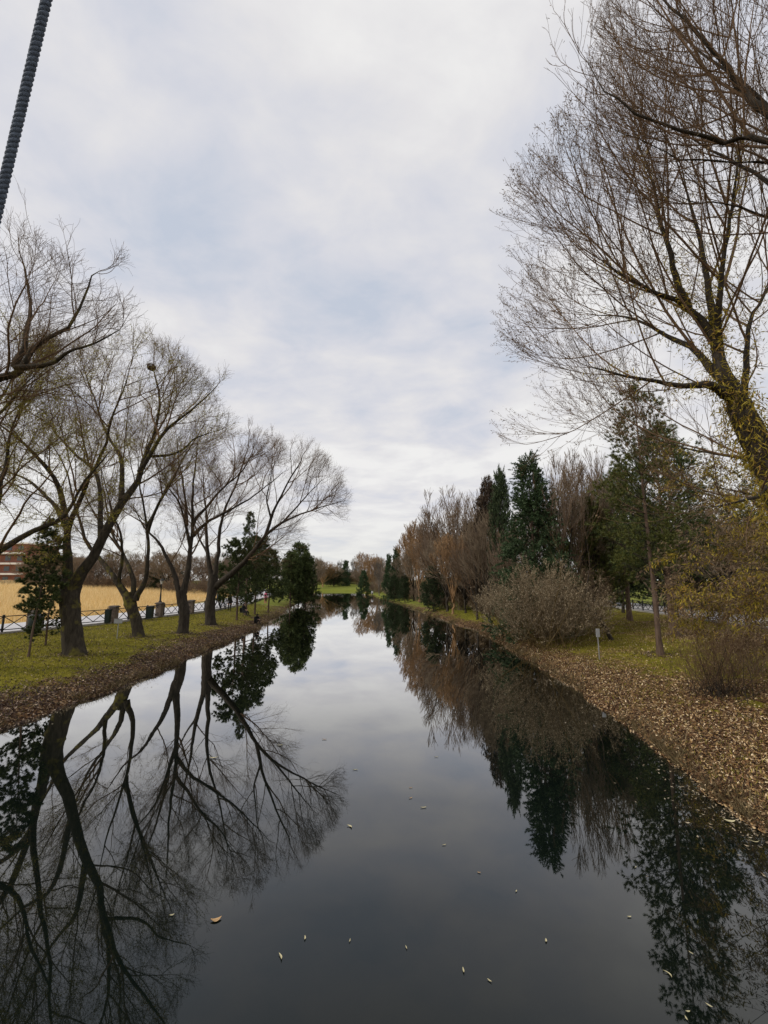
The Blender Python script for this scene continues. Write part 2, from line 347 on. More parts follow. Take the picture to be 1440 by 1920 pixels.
def grow(P0, R0, sp, env, rng, center=None):
    """one level of branching: children of every branch in P0 (N,K+1,3)"""
    Np, K1, _ = P0.shape; seg = np.linalg.norm(np.diff(P0, axis=1), axis=2); L = seg.sum(1)
    cnt = rng.poisson(np.maximum(L * sp['d'], .001)); cnt = np.minimum(cnt, sp.get('cap', 60))
    if sp.get('tip', 1): cnt = cnt + sp.get('tip', 1)
    idx = np.repeat(np.arange(Np), cnt); n = len(idx)
    t = sp.get('t0', .2) + (1 - sp.get('t0', .2)) * rng.rand(n) ** sp.get('tp', .9)
    if sp.get('tip', 1):
        first = np.concatenate(([0], np.cumsum(cnt)[:-1])); 
        for q in range(sp.get('tip', 1)): t[first + q] = 1.0
    s = t * (K1 - 1); i = np.minimum(s.astype(int), K1 - 2); u = (s - i)[:, None]
    a = P0[idx, i]; b_ = P0[idx, i + 1]; pos = a * (1 - u) + b_ * u; T = unit(b_ - a)
    rp = R0[idx, i] * (1 - u[:, 0]) + R0[idx, i + 1] * u[:, 0]
    rnd = rng.normal(size=(n, 3)); 
    if center is not None: rnd += sp.get('out', 0) * unit(pos - np.array(center))
    rnd[:, 2] += sp.get('upb', 0)
    perp = unit(rnd - (rnd * T).sum(1, keepdims=True) * T)
    ang = np.radians(rng.normal(sp['a'][0], sp['a'][1], n)); ang = np.where(t >= 1, ang * .5, ang)
    d = unit(T * np.cos(ang)[:, None] + perp * np.sin(ang)[:, None])
    ln = rng.uniform(sp['l'][0], sp['l'][1], n) * (1 - sp.get('sh', .4) * t) * (.75 + .5 * rng.rand(n))
    if env:
        ex = env_exit(pos, d, env, rng) * rng.uniform(.8, 1.04, n); ln = np.minimum(ln, np.maximum(ex, sp.get('min', .25) * rng.uniform(.5, 1.3, n)))
    K = sp['k']; pts = np.zeros((n, K + 1, 3)); pts[:, 0] = pos; cur = d
    up = np.array((0, 0, 1.)); st = (ln / K)[:, None]
    for k in range(K):
        cur = unit(cur + up * sp.get('up', 0) / K + up * sp.get('up2', 0) * (k / K) / K + rng.normal(size=(n, 3)) * sp.get('wob', .12))
        pts[:, k + 1] = pts[:, k] + cur * st
    r0 = np.minimum(rp * .75, np.maximum(ln * sp.get('rr', .011), sp.get('rmin', .004))) * rng.uniform(.8, 1.1, n)
    rad = r0[:, None] * np.linspace(1, sp.get('rt', .35), K + 1)[None]
    return pts, np.maximum(rad, sp.get('rmin', .004) * .8)
def tubes(mb, Pp, R, S, rough=0, rng=None):
    n, K1, _ = Pp.shape
    T = np.empty_like(Pp); T[:, 1:-1] = Pp[:, 2:] - Pp[:, :-2]; T[:, 0] = Pp[:, 1] - Pp[:, 0]; T[:, -1] = Pp[:, -1] - Pp[:, -2]; T = unit(T)
    ref = np.where(np.abs(T[:, :1, 2:3]) < .8, np.array((0, 0, 1.)), np.array((1., 0, 0))); ref = np.broadcast_to(ref, T.shape)
    A = unit(np.cross(T, ref)); B = np.cross(T, A)
    an = np.linspace(0, 2 * math.pi, S, endpoint=False); ca = np.cos(an); sa = np.sin(an)
    rr = R[..., None] * np.ones(S)
    if rough: rr = rr * (1 + rough * rng.normal(size=rr.shape))
    V = Pp[:, :, None] + (A[:, :, None] * ca[:, None] + B[:, :, None] * sa[:, None]) * rr[..., None]
    base = (np.arange(n) * K1 * S)[:, None, None]; k = (np.arange(K1 - 1) * S)[None, :, None]; j = np.arange(S)[None, None]; j2 = (j + 1) % S
    f = np.stack([base + k + j, base + k + j2, base + k + S + j2, base + k + S + j], -1).reshape(-1, 4)
    mb.add(V, f); return mb
def blades(mb, Pp, n, ln, wd, rng, fwd=.5, spread=1., droop=0., t0=.2, rhomb=True, jit=0., tp=1.0):
    """n thin leaves or needles set along the branches Pp"""
    L = np.linalg.norm(np.diff(Pp, axis=1), axis=2).sum(1); pr = L / L.sum(); idx = rng.choice(len(Pp), n, p=pr)
    t = t0 + (1 - t0) * rng.rand(n) ** tp; K1 = Pp.shape[1]; s = t * (K1 - 1); i = np.minimum(s.astype(int), K1 - 2); u = (s - i)[:, None]
    a = Pp[idx, i]; b_ = Pp[idx, i + 1]; pos = a * (1 - u) + b_ * u + rng.normal(size=(n, 3)) * jit; T = unit(b_ - a)
    d = unit(T * fwd + unit(rng.normal(size=(n, 3))) * spread + np.array((0, 0, -droop))); w_ = unit(np.cross(d, rng.normal(size=(n, 3))))
    l = (rng.uniform(ln[0], ln[1], n))[:, None]; w2 = (rng.uniform(wd[0], wd[1], n) / 2)[:, None]
    if rhomb:
        V = np.stack([pos, pos + d * l * .45 + w_ * w2, pos + d * l, pos + d * l * .45 - w_ * w2], 1); f = np.arange(n * 4).reshape(n, 4)
    else:
        V = np.stack([pos - w_ * w2, pos + w_ * w2, pos + d * l], 1); f = np.arange(n * 3).reshape(n, 3)
    mb.add(V, f); return mb
def make_limbs(specs, rng, K=14, wob=.05, lexp=.85):
    """specs: (points, r0, r1); every limb becomes a wobbling tapered path"""
    Ps, Rs = [], []
    for pts, r0, r1 in specs:
        p = spline(pts, K); L = np.linalg.norm(np.diff(p, axis=0), axis=1).sum()
        w_ = rng.normal(size=p.shape) * wob * L / 10; w_[1:-1] = (w_[:-2] + w_[1:-1] + w_[2:]) / 2.2; w_[0] = 0; w_[-1] *= .5; p = p + w_
        r = r0 + (r1 - r0) * np.linspace(0, 1, K + 1) ** lexp; Ps.append(p); Rs.append(r)
    return np.array(Ps), np.array(Rs)
def px_limb(lst): return [P(*q) for q in lst]

def bare_tree(name, label, cat, base, trunk, limbs, levels, env, seed, mats, group=None, leaves=None, center=None, flare=1.28, sides=(14, 7, 4, 3, 3), leaf_list=(), rough=.05):
    """trunk: (points, r0, r1); limbs: the same; levels: list of growth specs"""
    rng = np.random.RandomState(seed); root = empty(name, base, label, cat, group); base = np.array(base, float)
    Pt, Rt = make_limbs([trunk], rng, 14, .03); Rt[0, :3] *= np.array((flare, 1 + (flare - 1) * .45, 1 + (flare - 1) * .12))
    Pl, Rl = make_limbs([(p_, a_r, b_r * .45) for p_, a_r, b_r in limbs], rng, 16, .055, .62)
    mb = MB(); tubes(mb, Pt, Rt, sides[0], rough, rng); mb.build('trunk', mats[0], root, base, smooth=True)
    mb = MB(); tubes(mb, Pl, Rl, 10, rough, rng); mb.build('limbs', mats[0], root, base, smooth=True)
    allp = []; cur = (Pl, Rl); bm = MB(); tm = MB(); c = center if center is not None else (base + (0, 0, 6))
    for q, sp in enumerate(levels):
        Pc, Rc = grow(cur[0], cur[1], sp, env, rng, c)
        # old wood keeps sprouting too: some twigs come straight from the thicker parents
        allp.append(Pc); tubes(bm if q < 2 else tm, Pc, Rc, sides[min(q + 1, len(sides) - 1)])
        cur = (Pc, Rc)
    if bm.v: bm.build('branches', mats[1], root, base, smooth=True)
    if tm.v: tm.build('twigs', mats[2], root, base, smooth=True)
    for lv, n, ln, wd, kw, mat, nm in leaf_list:
        src = Pl if lv == -1 else (Pt if lv == -2 else allp[lv]); m = MB(); blades(m, src, n, ln, wd, rng, **kw); m.build(nm, mat, root, base)
    return root, Pl, allp

WL = [dict(d=1.08, a=(42, 12), l=(2.6, 5.0), k=9, up=.55, wob=.10, out=.9, upb=.4, rr=.0115, t0=.22, tip=2, min=.5, rmin=.010),
      dict(d=2.1, a=(38, 14), l=(1.2, 2.7), k=7, up=.35, wob=.11, out=.6, upb=.1, rr=.0085, t0=.12, tip=2, min=.35, rmin=.0065),
      dict(d=2.9, a=(40, 15), l=(.7, 1.5), k=5, up=.15, wob=.12, out=.5, rr=.007, t0=.1, tip=2, min=.3, rmin=.0045),
      dict(d=3.8, a=(38, 15), l=(.4, .95), k=3, up=.0, wob=.14, out=.4, rr=.006, t0=.1, tip=1, min=.22, rmin=.0036)]
def G(x, y): return float(gz(x, y))

# ------------------------------------------------------------------ left willows
tw = (M_mossbark, M_twig, M_twig)
b1 = (-13.9, 20, G(-13.9, 20))
root1, _, _ = bare_tree('willow_tree', 'big bare willow with a thick right leaning limb, nearest whole trunk on the left bank', 'tree', b1,
    ([(b1[0], 20, b1[2] - .15), P(133, 1160, 20), P(131, 1120, 20), P(134, 1085, 20)], .40, .40),
    [(px_limb([(130, 1100, 20), (126, 1040, 20), (124, 985, 19.9), (105, 905, 19.5), (60, 845, 19), (5, 800, 18.4)]), .27, .09),
     (px_limb([(124, 985, 19.9), (95, 940, 20.5), (50, 900, 21), (0, 880, 21.5)]), .16, .05),
     (px_limb([(138, 1100, 20), (180, 1035, 20), (221, 954, 20), (253, 905, 20.1), (272, 856, 20.3), (292, 808, 20.5), (304, 740, 20.6), (287, 691, 20.6)]), .30, .05),
     (px_limb([(262, 885, 20.1), (311, 808, 19.6), (360, 769, 19.3), (408, 722, 19)]), .13, .035),
     (px_limb([(228, 938, 20), (226, 866, 20.4), (209, 827, 20.8), (180, 760, 21.2), (160, 700, 21.5)]), .15, .04),
     (px_limb([(190, 1010, 20), (185, 895, 21), (146, 856, 21.5), (97, 803, 22), (49, 769, 22.3)]), .14, .04),
     (px_limb([(125, 1010, 20), (150, 930, 18.9), (190, 850, 18.2), (215, 770, 17.8), (240, 700, 17.5)]), .14, .04),
     (px_limb([(272, 856, 20.3), (330, 850, 20.8), (370, 820, 21.2), (415, 805, 21.6)]), .09, .03)],
    WL, [((-14.5, 20, 10.5), (6.8, 6.5, 6.3))], 11, tw, 'bare willows along the left bank',
    leaf_list=[(-1, 4000, (.08, .15), (.02, .032), dict(fwd=.2, droop=.5, jit=.12), M_wleaf, 'epicormic_leaves'),
               (1, 16000, (.06, .11), (.018, .03), dict(fwd=.4, droop=.5, jit=.06), M_yleaf, 'leaves')])
b2 = (-14.4, 26, G(-14.4, 26))
bare_tree('willow_tree', 'bare willow with bent trunk forking into three beside the small left sign', 'tree', b2,
    ([(b2[0], 26, b2[2] - .15), P(255, 1165, 26), P(246, 1135, 26), P(240, 1112, 26)], .30, .33),
    [(px_limb([(240, 1122, 26), (215, 1085, 26), (188, 1050, 26.2), (160, 1010, 26.5), (145, 960, 26.8), (125, 880, 27), (90, 820, 27)]), .23, .05),
     (px_limb([(222, 1095, 26), (228, 1050, 25.6), (225, 1000, 25.2), (205, 940, 24.9), (190, 880, 24.6)]), .14, .04),
     (px_limb([(252, 1122, 26), (250, 1085, 26), (232, 1040, 26.4), (214, 1005, 26.7), (200, 950, 27), (190, 880, 27.5)]), .19, .05),
     (px_limb([(254, 1125, 26), (270, 1085, 26), (279, 1040, 26), (276, 985, 26), (262, 920, 26), (258, 860, 26)]), .20, .05),
     (px_limb([(277, 1000, 26), (300, 940, 25.5), (330, 890, 25), (350, 840, 24.8)]), .11, .035),
     (px_limb([(276, 985, 26), (310, 920, 26.6), (350, 850, 27), (385, 790, 27.5)]), .12, .035)],
    WL, [((-13.6, 26, 9.8), (5.9, 6, 5.6))], 12, (M_mossbark, M_twig, M_twig), 'bare willows along the left bank',
    leaf_list=[(1, 9000, (.06, .11), (.018, .03), dict(fwd=.4, droop=.5, jit=.05), M_yleaf, 'leaves')])
b3 = (-13.1, 28.6, G(-13.1, 28.6))
bare_tree('willow_tree', 'bare willow with low Y forked trunk, right of the black path lamp', 'tree', b3,
    ([(b3[0], 28.6, b3[2] - .15), P(346, 1150, 28.6), P(341, 1125, 28.6), P(340, 1108, 28.6)], .31, .33),
    [(px_limb([(337, 1112, 28.6), (320, 1060, 28.6), (298, 1018, 28.8), (272, 990, 29), (250, 950, 29.5)]), .20, .05),
     (px_limb([(344, 1112, 28.6), (357, 1060, 28.6), (360, 1010, 28.6), (362, 950, 28.6), (365, 890, 28.6), (372, 830, 28.6)]), .24, .06),
     (px_limb([(358, 1030, 28.6), (345, 970, 28.2), (328, 930, 27.8), (300, 900, 27.5)]), .14, .04),
     (px_limb([(361, 1005, 28.6), (395, 975, 28.6), (440, 950, 28.4), (490, 920, 28.2), (530, 885, 28)]), .15, .035),
     (px_limb([(361, 985, 28.6), (385, 950, 29), (420, 915, 29.3), (455, 880, 29.6), (480, 830, 30)]), .15, .035),
     (px_limb([(350, 985, 28.6), (345, 920, 29.3), (335, 860, 30), (330, 810, 30.5)]), .12, .035)],
    WL, [((-10.4, 29, 9.4), (5.0, 5.2, 5.4))], 13, (M_bark, M_twig, M_twig), 'bare willows along the left bank',
    leaf_list=[(2, 16000, (.06, .10), (.016, .026), dict(fwd=.4, droop=.4, jit=.05), M_wleaf_d, 'leaves')])
b4 = (-13.4, 34, G(-13.4, 34))
bare_tree('willow_tree', 'bare willow leaning far over the water, last of the left row', 'tree', b4,
    ([(b4[0], 34, b4[2] - .15), P(394, 1135, 34), P(398, 1105, 34), P(400, 1078, 34)], .38, .36),
    [(px_limb([(398, 1085, 34), (390, 1030, 34), (388, 980, 34), (384, 930, 34), (378, 870, 34)]), .22, .05),
     (px_limb([(402, 1085, 34), (410, 1040, 34), (413, 1000, 34), (425, 950, 34), (445, 900, 34), (460, 850, 34), (470, 805, 34)]), .22, .04),
     (px_limb([(404, 1100, 34), (440, 1068, 33.4), (475, 1035, 32.8), (500, 1003, 32.2), (540, 972, 31.5), (590, 952, 30.8), (640, 940, 30)]), .30, .035),
     (px_limb([(498, 1005, 32.2), (512, 960, 32), (535, 915, 31.8), (560, 870, 31.6), (572, 845, 31.5)]), .15, .035),
     (px_limb([(508, 970, 32), (500, 930, 32.3), (512, 880, 32.6), (525, 840, 33)]), .09, .03),
     (px_limb([(530, 980, 31.6), (575, 930, 32), (605, 900, 32)]), .09, .03),
     (px_limb([(391, 1040, 34), (375, 1010, 34.4), (362, 975, 35), (350, 930, 35.5)]), .12, .04)],
    WL, [((-7.6, 32, 9.5), (5.0, 5.0, 5.1)), ((-12, 34, 9.6), (5, 5, 5))], 14, (M_bark, M_twig, M_twig), 'bare willows along the left bank')
b0 = (-15.6, 12, G(-15.6, 12))
bare_tree('willow_tree', 'bare willow branches reaching in at the upper left edge below the cable', 'tree', b0,
    ([(b0[0], 12, b0[2] - .15), (-15.5, 12, 2), (-15.2, 12, 3.2)], .4, .36),
    [([(-15.2, 12, 3.2), (-14.4, 12, 6), (-13.2, 12, 8.5)] + px_limb([(0, 705, 12), (30, 690, 12), (62, 655, 12), (125, 615, 12), (165, 540, 12), (190, 510, 12)]), .24, .02),
     (px_limb([(30, 690, 12), (90, 682, 11.8), (130, 658, 11.6), (180, 640, 11.3), (225, 618, 11)]), .10, .025),
     (px_limb([(28, 688, 12), (50, 640, 12.2), (57, 580, 12.4), (50, 520, 12.6), (35, 470, 12.8)]), .12, .03),
     ([(-15.2, 12, 3.4), (-16, 12.5, 7), (-16, 13, 10), (-15, 13.5, 13)], .18, .03),
     ([(-15.2, 12, 3.4), (-15.5, 10.5, 6), (-14, 9.5, 9), (-12.5, 9, 12), (-11, 9, 14)], .2, .04)],
    WL, [((-15, 12, 9.9), (7.2, 5.5, 5.9))], 15, tw, 'bare willows along the left bank')
b0b = (-17.2, 16, G(-17.2, 16))
bare_tree('willow_tree', 'mossy bare willow with a low limb rising from the left edge above the young pine', 'tree', b0b,
    ([(b0b[0], 16, b0b[2] - .15), (-17, 16, 2.2), (-16.6, 16, 3.5)], .42, .36),
    [([(-16.6, 16, 3.5), (-15.4, 16, 4.4)] + px_limb([(0, 1035, 16), (60, 1000, 16), (108, 978, 16), (135, 950, 16), (155, 905, 15.8), (200, 850, 15.6)]), .20, .05),
     ([(-16.6, 16, 3.5)] + px_limb([(-20, 960, 16), (3, 900, 16), (12, 830, 16), (40, 770, 16)]), .2, .05),
     ([(-16.6, 16, 3.5), (-17.5, 16.5, 7), (-17, 17, 10), (-15.5, 17, 13)], .25, .05),
     ([(-16.4, 16, 4.6), (-15.3, 15, 8), (-13.8, 14.6, 10), (-12.4, 14.2, 11.2)], .17, .04)],
    WL, [((-15.9, 16, 9), (5.8, 5, 5.5))], 16, tw, 'bare willows along the left bank',
    leaf_list=[(1, 22000, (.06, .11), (.018, .03), dict(fwd=.4, droop=.5, jit=.07), M_yleaf, 'leaves'),
               (-1, 1200, (.07, .13), (.014, .022), dict(fwd=.2, droop=.5, jit=.14), M_wleaf, 'epicormic_leaves')])
# bird's nest in the top of the big willow
rng = np.random.RandomState(3); c = P(284, 688, 20.6); nb = MB()
a_ = rng.rand(260) * 6.28; rr_ = .17 + .05 * rng.rand(260); h_ = rng.uniform(-.13, .1, 260)
p0 = np.stack([rr_ * np.cos(a_) * (1 + h_), rr_ * np.sin(a_) * (1 + h_), h_], -1); da = rng.uniform(.6, 1.2, 260)
p1 = np.stack([rr_ * np.cos(a_ + da), rr_ * np.sin(a_ + da), h_ + rng.normal(size=260) * .04], -1)
tubes(nb, np.stack([p0, p1], 1) + c, np.full((260, 2), .008), 3)
a_ = rng.rand(90) * 6.28; p0 = np.stack([.16 * np.cos(a_), .16 * np.sin(a_), -.1 + 0 * a_], -1); tubes(nb, np.stack([p0, -p0 + (0, 0, -.22)], 1) + c, np.full((90, 2), .012), 3)
tag(nb.build('bird_nest', M_twig, origin=c), 'small dark bird nest in the top twigs of the big left willow', 'nest')

# ------------------------------------------------------------------ right foreground willows
WR = [dict(d=2.65, a=(40, 14), l=(3.4, 6.5), k=12, up=.75, wob=.045, out=.9, upb=-.1, rr=.0058, t0=.12, tip=3, min=.8, rmin=.0062, cap=40, sh=.3),
      dict(d=2.3, a=(30, 11), l=(1.2, 3.0), k=8, up=.5, wob=.06, out=.4, rr=.0048, t0=.15, tip=2, min=.5, rmin=.0045, sh=.35),
      dict(d=2.6, a=(28, 12), l=(.5, 1.3), k=5, up=.25, wob=.08, out=.3, rr=.004, t0=.1, tip=2, min=.3, rmin=.0032, sh=.35)]
bw = (9.9, 9.2, G(9.9, 9.2))
bare_tree('willow_tree', 'huge leaning willow on the right bank with yellow leaves sprouting along its trunk', 'tree', bw,
    ([(bw[0], 9.2, bw[2] - .2)] + px_limb([(1560, 1150, 9.2), (1480, 960, 9.2), (1425, 840, 9.2), (1385, 755, 9.2)]), .36, .24),
    [(px_limb([(1385, 755, 9.2), (1352, 690, 9.2), (1342, 620, 9.3), (1330, 560, 9.5), (1312, 470, 9.8), (1290, 380, 10), (1268, 290, 10.3)]), .20, .02),
     (px_limb([(1378, 745, 9.2), (1330, 722, 9.1), (1290, 722, 8.9), (1240, 715, 8.8), (1180, 705, 8.6), (1110, 690, 8.4)]), .13, .03),
     (px_limb([(1346, 650, 9.2), (1310, 600, 9.2), (1275, 565, 9.2), (1225, 545, 9.1), (1180, 525, 9), (1130, 490, 9)]), .12, .03),
     (px_limb([(1290, 580, 9.2), (1262, 500, 9.1), (1240, 420, 9), (1215, 330, 9), (1190, 250, 9)]), .10, .025),
     (px_limb([(1395, 770, 9.2), (1398, 690, 9.5), (1405, 600, 9.9), (1440, 540, 10.2), (1480, 450, 10.6)]), .10, .03),
     (px_limb([(1345, 640, 9.2), (1350, 540, 8.8), (1365, 440, 8.5), (1380, 340, 8.3), (1390, 240, 8.2)]), .09, .03),
     (px_limb([(1365, 720, 9.2), (1310, 660, 9.8), (1250, 630, 10.5), (1190, 600, 11), (1120, 590, 11.6)]), .12, .03),
     (px_limb([(1440, 870, 9.2), (1400, 860, 10), (1340, 850, 10.8), (1280, 840, 11.5), (1220, 820, 12)]), .08, .02),
     (px_limb([(1450, 900, 9.2), (1420, 930, 8.8), (1380, 940, 8.5), (1340, 950, 8.3)]), .07, .02)],
    WR, [((9.5, 9.9, 10.6), (7.1, 5.8, 7.3)), ((8.5, 10.5, 5.6), (4.2, 3.5, 3.6))], 21, (M_bark, M_twig, M_twig), 'willows reaching in over the right bank', center=(10, 9.5, 6),
    leaf_list=[(-2, 5200, (.10, .20), (.018, .03), dict(fwd=.1, droop=1.1, jit=.21, t0=.3), M_wleaf, 'trunk_leaves'),
               (-1, 7000, (.09, .16), (.016, .026), dict(fwd=.2, droop=.6, jit=.13, t0=.0, tp=2.2), M_wleaf, 'epicormic_leaves'),
               (2, 34000, (.045, .095), (.011, .02), dict(fwd=.7, droop=.3, jit=.02, t0=.5), M_wleaf_d, 'withered_leaves')])
# low hanging sprays of the same kind: the small willow further along
HG = [dict(d=2.6, a=(50, 15), l=(1.6, 3.2), k=9, up=-.25, wob=.07, out=1.2, rr=.006, t0=.15, tip=2, min=.5, rmin=.006, cap=40),
      dict(d=3.2, a=(32, 12), l=(.8, 1.7), k=6, up=-.3, wob=.08, out=.5, rr=.005, t0=.15, tip=2, min=.3, rmin=.0045),
      dict(d=3.0, a=(30, 12), l=(.35, .8), k=3, up=-.1, wob=.1, out=.3, rr=.004, t0=.1, tip=1, min=.2, rmin=.0035)]
bh = (13.6, 12.5, G(13.6, 12.5))
bare_tree('willow_tree', 'low willow with drooping brown and yellow leafed sprays hanging at the right edge', 'tree', bh,
    ([(bh[0], 12.5, bh[2] - .1), (13.5, 12.5, 2), (13.3, 12.5, 3.2)], .2, .16),
    [([(13.3, 12.5, 3), (12.6, 12.6, 5), (11.6, 12.8, 6.4), (10.2, 13, 6.9)], .12, .03),
     ([(13.3, 12.5, 3), (12.9, 13.5, 5.5), (12.3, 14.6, 7.2)], .12, .03),
     ([(13.3, 12.5, 2.6), (12, 12, 3.6), (10.8, 11.9, 4.2), (9.6, 12, 4.3)], .09, .025),
     ([(13.3, 12.5, 3), (13.8, 13, 5.5), (13, 12, 8)], .12, .03),
     ([(13.3, 12.5, 2.8), (12.4, 13.4, 3.6), (11.4, 14.2, 3.9)], .08, .02)],
    HG, [((10.9, 13, 5.0), (4.5, 3.5, 3.7))], 22, (M_bark, M_twig_olive, M_twig_tan), 'willows reaching in over the right bank', center=(13, 12.5, 5),
    leaf_list=[(1, 13000, (.09, .17), (.020, .034), dict(fwd=.4, droop=.9, jit=.06), M_wleaf, 'leaves'),
               (2, 22000, (.07, .13), (.018, .030), dict(fwd=.5, droop=.7, jit=.05), M_wleaf_d, 'withered_leaves')])
bw2 = (12.6, 5.5, G(12.6, 5.5))
bare_tree('willow_tree', 'tall bare willow whose long arching branches enter at the upper right corner', 'tree', bw2,
    ([(bw2[0], 5.5, bw2[2] - .2), (12.3, 5.6, 3), (11.4, 5.9, 5.5), (10.2, 6.2, 8)], .38, .2),
    [([(10.2, 6.2, 8), (8.4, 6.3, 10.5)] + px_limb([(1440, 225, 6.5), (1405, 170, 6.5), (1370, 120, 6.5), (1300, 60, 6.5), (1240, 0, 6.6), (1200, -70, 6.8)]), .12, .012),
     ([(9.6, 6.2, 8.2), (8.3, 6.4, 10.8)] + px_limb([(1440, 266, 6.6), (1370, 262, 6.6), (1303, 257, 6.6), (1213, 224, 6.6), (1140, 172, 6.6), (1106, 116, 6.7)]), .085, .012),
     ([(9.8, 6.2, 7.8), (8.4, 6.6, 10.7)] + px_limb([(1440, 311, 7.0), (1348, 309, 7.0), (1280, 295, 7.0), (1213, 269, 7.0), (1150, 240, 7.0)]), .045, .008),
     ([(10, 6.2, 7.4), (8.8, 6.8, 9.8)] + px_limb([(1440, 407, 7.4), (1348, 382, 7.5), (1280, 372, 7.6), (1213, 322, 7.7)]), .04, .008),
     ([(10.2, 6.2, 8), (9.8, 6.2, 11), (9, 6.5, 14), (8, 7, 17)], .14, .02),
     ([(9.4, 6.3, 9), (8, 6.6, 11.5), (6.8, 7, 14), (5.9, 7.5, 16.5)], .09, .012),
     ([(9.6, 6.3, 9), (8.6, 7.6, 11.5), (7.8, 8.6, 14), (7.2, 9.5, 16)], .09, .012)],
    [dict(WR[0], d=1.1), WR[1], WR[2]], [((10.5, 7, 14), (6.2, 4.5, 6.8))], 23, (M_bark, M_twig, M_twig), 'willows reaching in over the right bank', center=(11, 6.5, 9),
    leaf_list=[(2, 5000, (.035, .07), (.007, .013), dict(fwd=.7, droop=.3, jit=.02, t0=.5), M_wleaf_d, 'withered_leaves')])

# ------------------------------------------------------------------ conifers
def conifer(name, label, base, h, rad, kind, seed, mat, crown0=.2, dens=1.0, needles=30000, nl=(.07, .13), nw=(.010, .018), lean=(0, 0), group=None, tr=.016, bark_m=None, gap=.0, loc=None):
    rng = np.random.RandomState(seed); root = empty(name, base if loc is None else loc, label, 'tree', group); base = np.array(base, float)
    top = base + (lean[0], lean[1], h); tp = [base - (0, 0, .1), base + (lean[0] * .25, lean[1] * .25, h * .33), base + (lean[0] * .6, lean[1] * .6, h * .66), top]
    Pt, Rt = make_limbs([(tp, h * tr, .012)], rng, 16, .02); Rt[0, 0] *= 1.25
    m = MB(); tubes(m, Pt, Rt, 9, .05, rng); m.build('trunk', bark_m or M_pinebark, root, base, smooth=True)
    nb = int(h * 11 * dens); s = crown0 + (1 - crown0) * (np.arange(nb) + rng.rand(nb)) / nb
    if gap: s = crown0 + (1 - crown0) * (np.floor((s - crown0) / (1 - crown0) * gap) + .35 * rng.rand(nb)) / gap
    q = (s - crown0) / (1 - crown0)
    if kind == 'spruce': prof = (1 - q) ** 1.05 * np.minimum(1, .85 + q * 2); el0 = -12 + 55 * q; upc = .25
    elif kind == 'pine': prof = np.sqrt(np.maximum(1 - (1.35 * q - .35) ** 2, 0.02)) * (1 - .25 * q); el0 = 8 + 45 * q; upc = .5
    else: prof = (1 - q ** 2.2) ** .8 * np.minimum(1, .55 + q * 2.2); el0 = 15 + 45 * q; upc = .5
    az = rng.rand(nb) * 6.283; ln = rad * prof * rng.uniform(.62, 1.12, nb) + .12
    el = np.radians(el0 + rng.normal(size=nb) * 8); d = np.stack([np.cos(az) * np.cos(el), np.sin(az) * np.cos(el), np.sin(el)], -1)
    K = 6; si = s * 16; i = np.minimum(si.astype(int), 15); u = (si - i)[:, None]; pos = Pt[0][i] * (1 - u) + Pt[0][i + 1] * u
    pts = np.zeros((nb, K + 1, 3)); pts[:, 0] = pos; cur = d
    for k in range(K):
        cur = unit(cur + np.array((0, 0, 1.)) * (upc * (k / K - (.35 if kind == 'spruce' else 0))) / K * 2 + rng.normal(size=(nb, 3)) * .06); pts[:, k + 1] = pts[:, k] + cur * (ln / K)[:, None]
    R = np.maximum(ln * .014, .006)[:, None] * np.linspace(1, .3, K + 1)
    sp = dict(d=3.4, a=(48, 12), l=(.28 * rad, .5 * rad), k=3, up=.3 if kind != 'spruce' else -.15, wob=.08, rr=.01, t0=.2, tip=2, rmin=.004, sh=.55)
    P2, R2 = grow(pts, R, sp, None, rng)
    ltmp = np.repeat(ln, 1)
    m = MB(); tubes(m, pts, R, 4); tubes(m, P2, R2, 3); m.build('branches', bark_m or M_bark, root, base)
    sp3 = dict(d=3.0, a=(45, 14), l=(.12 * rad + .08, .2 * rad + .14), k=2, up=.2, wob=.1, rr=.008, t0=.2, tip=1, rmin=.003)
    P3, R3 = grow(P2, R2, sp3, None, rng)
    m = MB()
    blades(m, P3, int(needles * .62), nl, nw, rng, fwd=.9, spread=.85, t0=.25 if kind == 'spruce' else .6, rhomb=False)
    blades(m, P2, int(needles * .38), nl, nw, rng, fwd=.9, spread=.85, t0=.35 if kind == 'spruce' else .8, rhomb=False)
    m.build('needles', mat, root, base)
    return root
# right bank spruce and pines
bs = (9.6, 27.5, G(9.6, 27.5))
conifer('spruce_tree', 'tall green spruce with a pointed top rising behind the tan shrub on the right bank', bs, 11.1, 2.7, 'spruce', 31, M_needle_b, .05, 1.8, 170000, (.09, .17), (.03, .05))
bp = (12.2, 19.6, G(12.2, 19.6))
conifer('pine_tree', 'loose crowned pine with a pale slanting trunk behind the small bush on the right bank', bp, 12.3, 2.1, 'open', 32, M_needle_y, .28, .6, 60000, (.10, .17), (.016, .028), lean=(.1, .2), group='pines on the right bank', tr=.011, gap=13)
bp2 = (16.8, 25.5, G(16.8, 25.5))
conifer('pine_tree', 'thick trunked dark pine standing before the right fence', bp2, 11.5, 3.3, 'open', 33, M_needle, .26, .75, 70000, (.12, .20), (.024, .04), group='pines on the right bank', tr=.022)
bp3 = (19.4, 34.6, G(19.4, 34.6))
conifer('pine_tree', 'dark pine with a bare lower trunk near the right fence, left of the slanting trunk', bp3, 11, 3.8, 'open', 34, M_needle, .24, .8, 70000, (.14, .24), (.03, .05), group='pines on the right bank', tr=.02)
bp4 = (19.5, 19.5, G(19.5, 19.5))
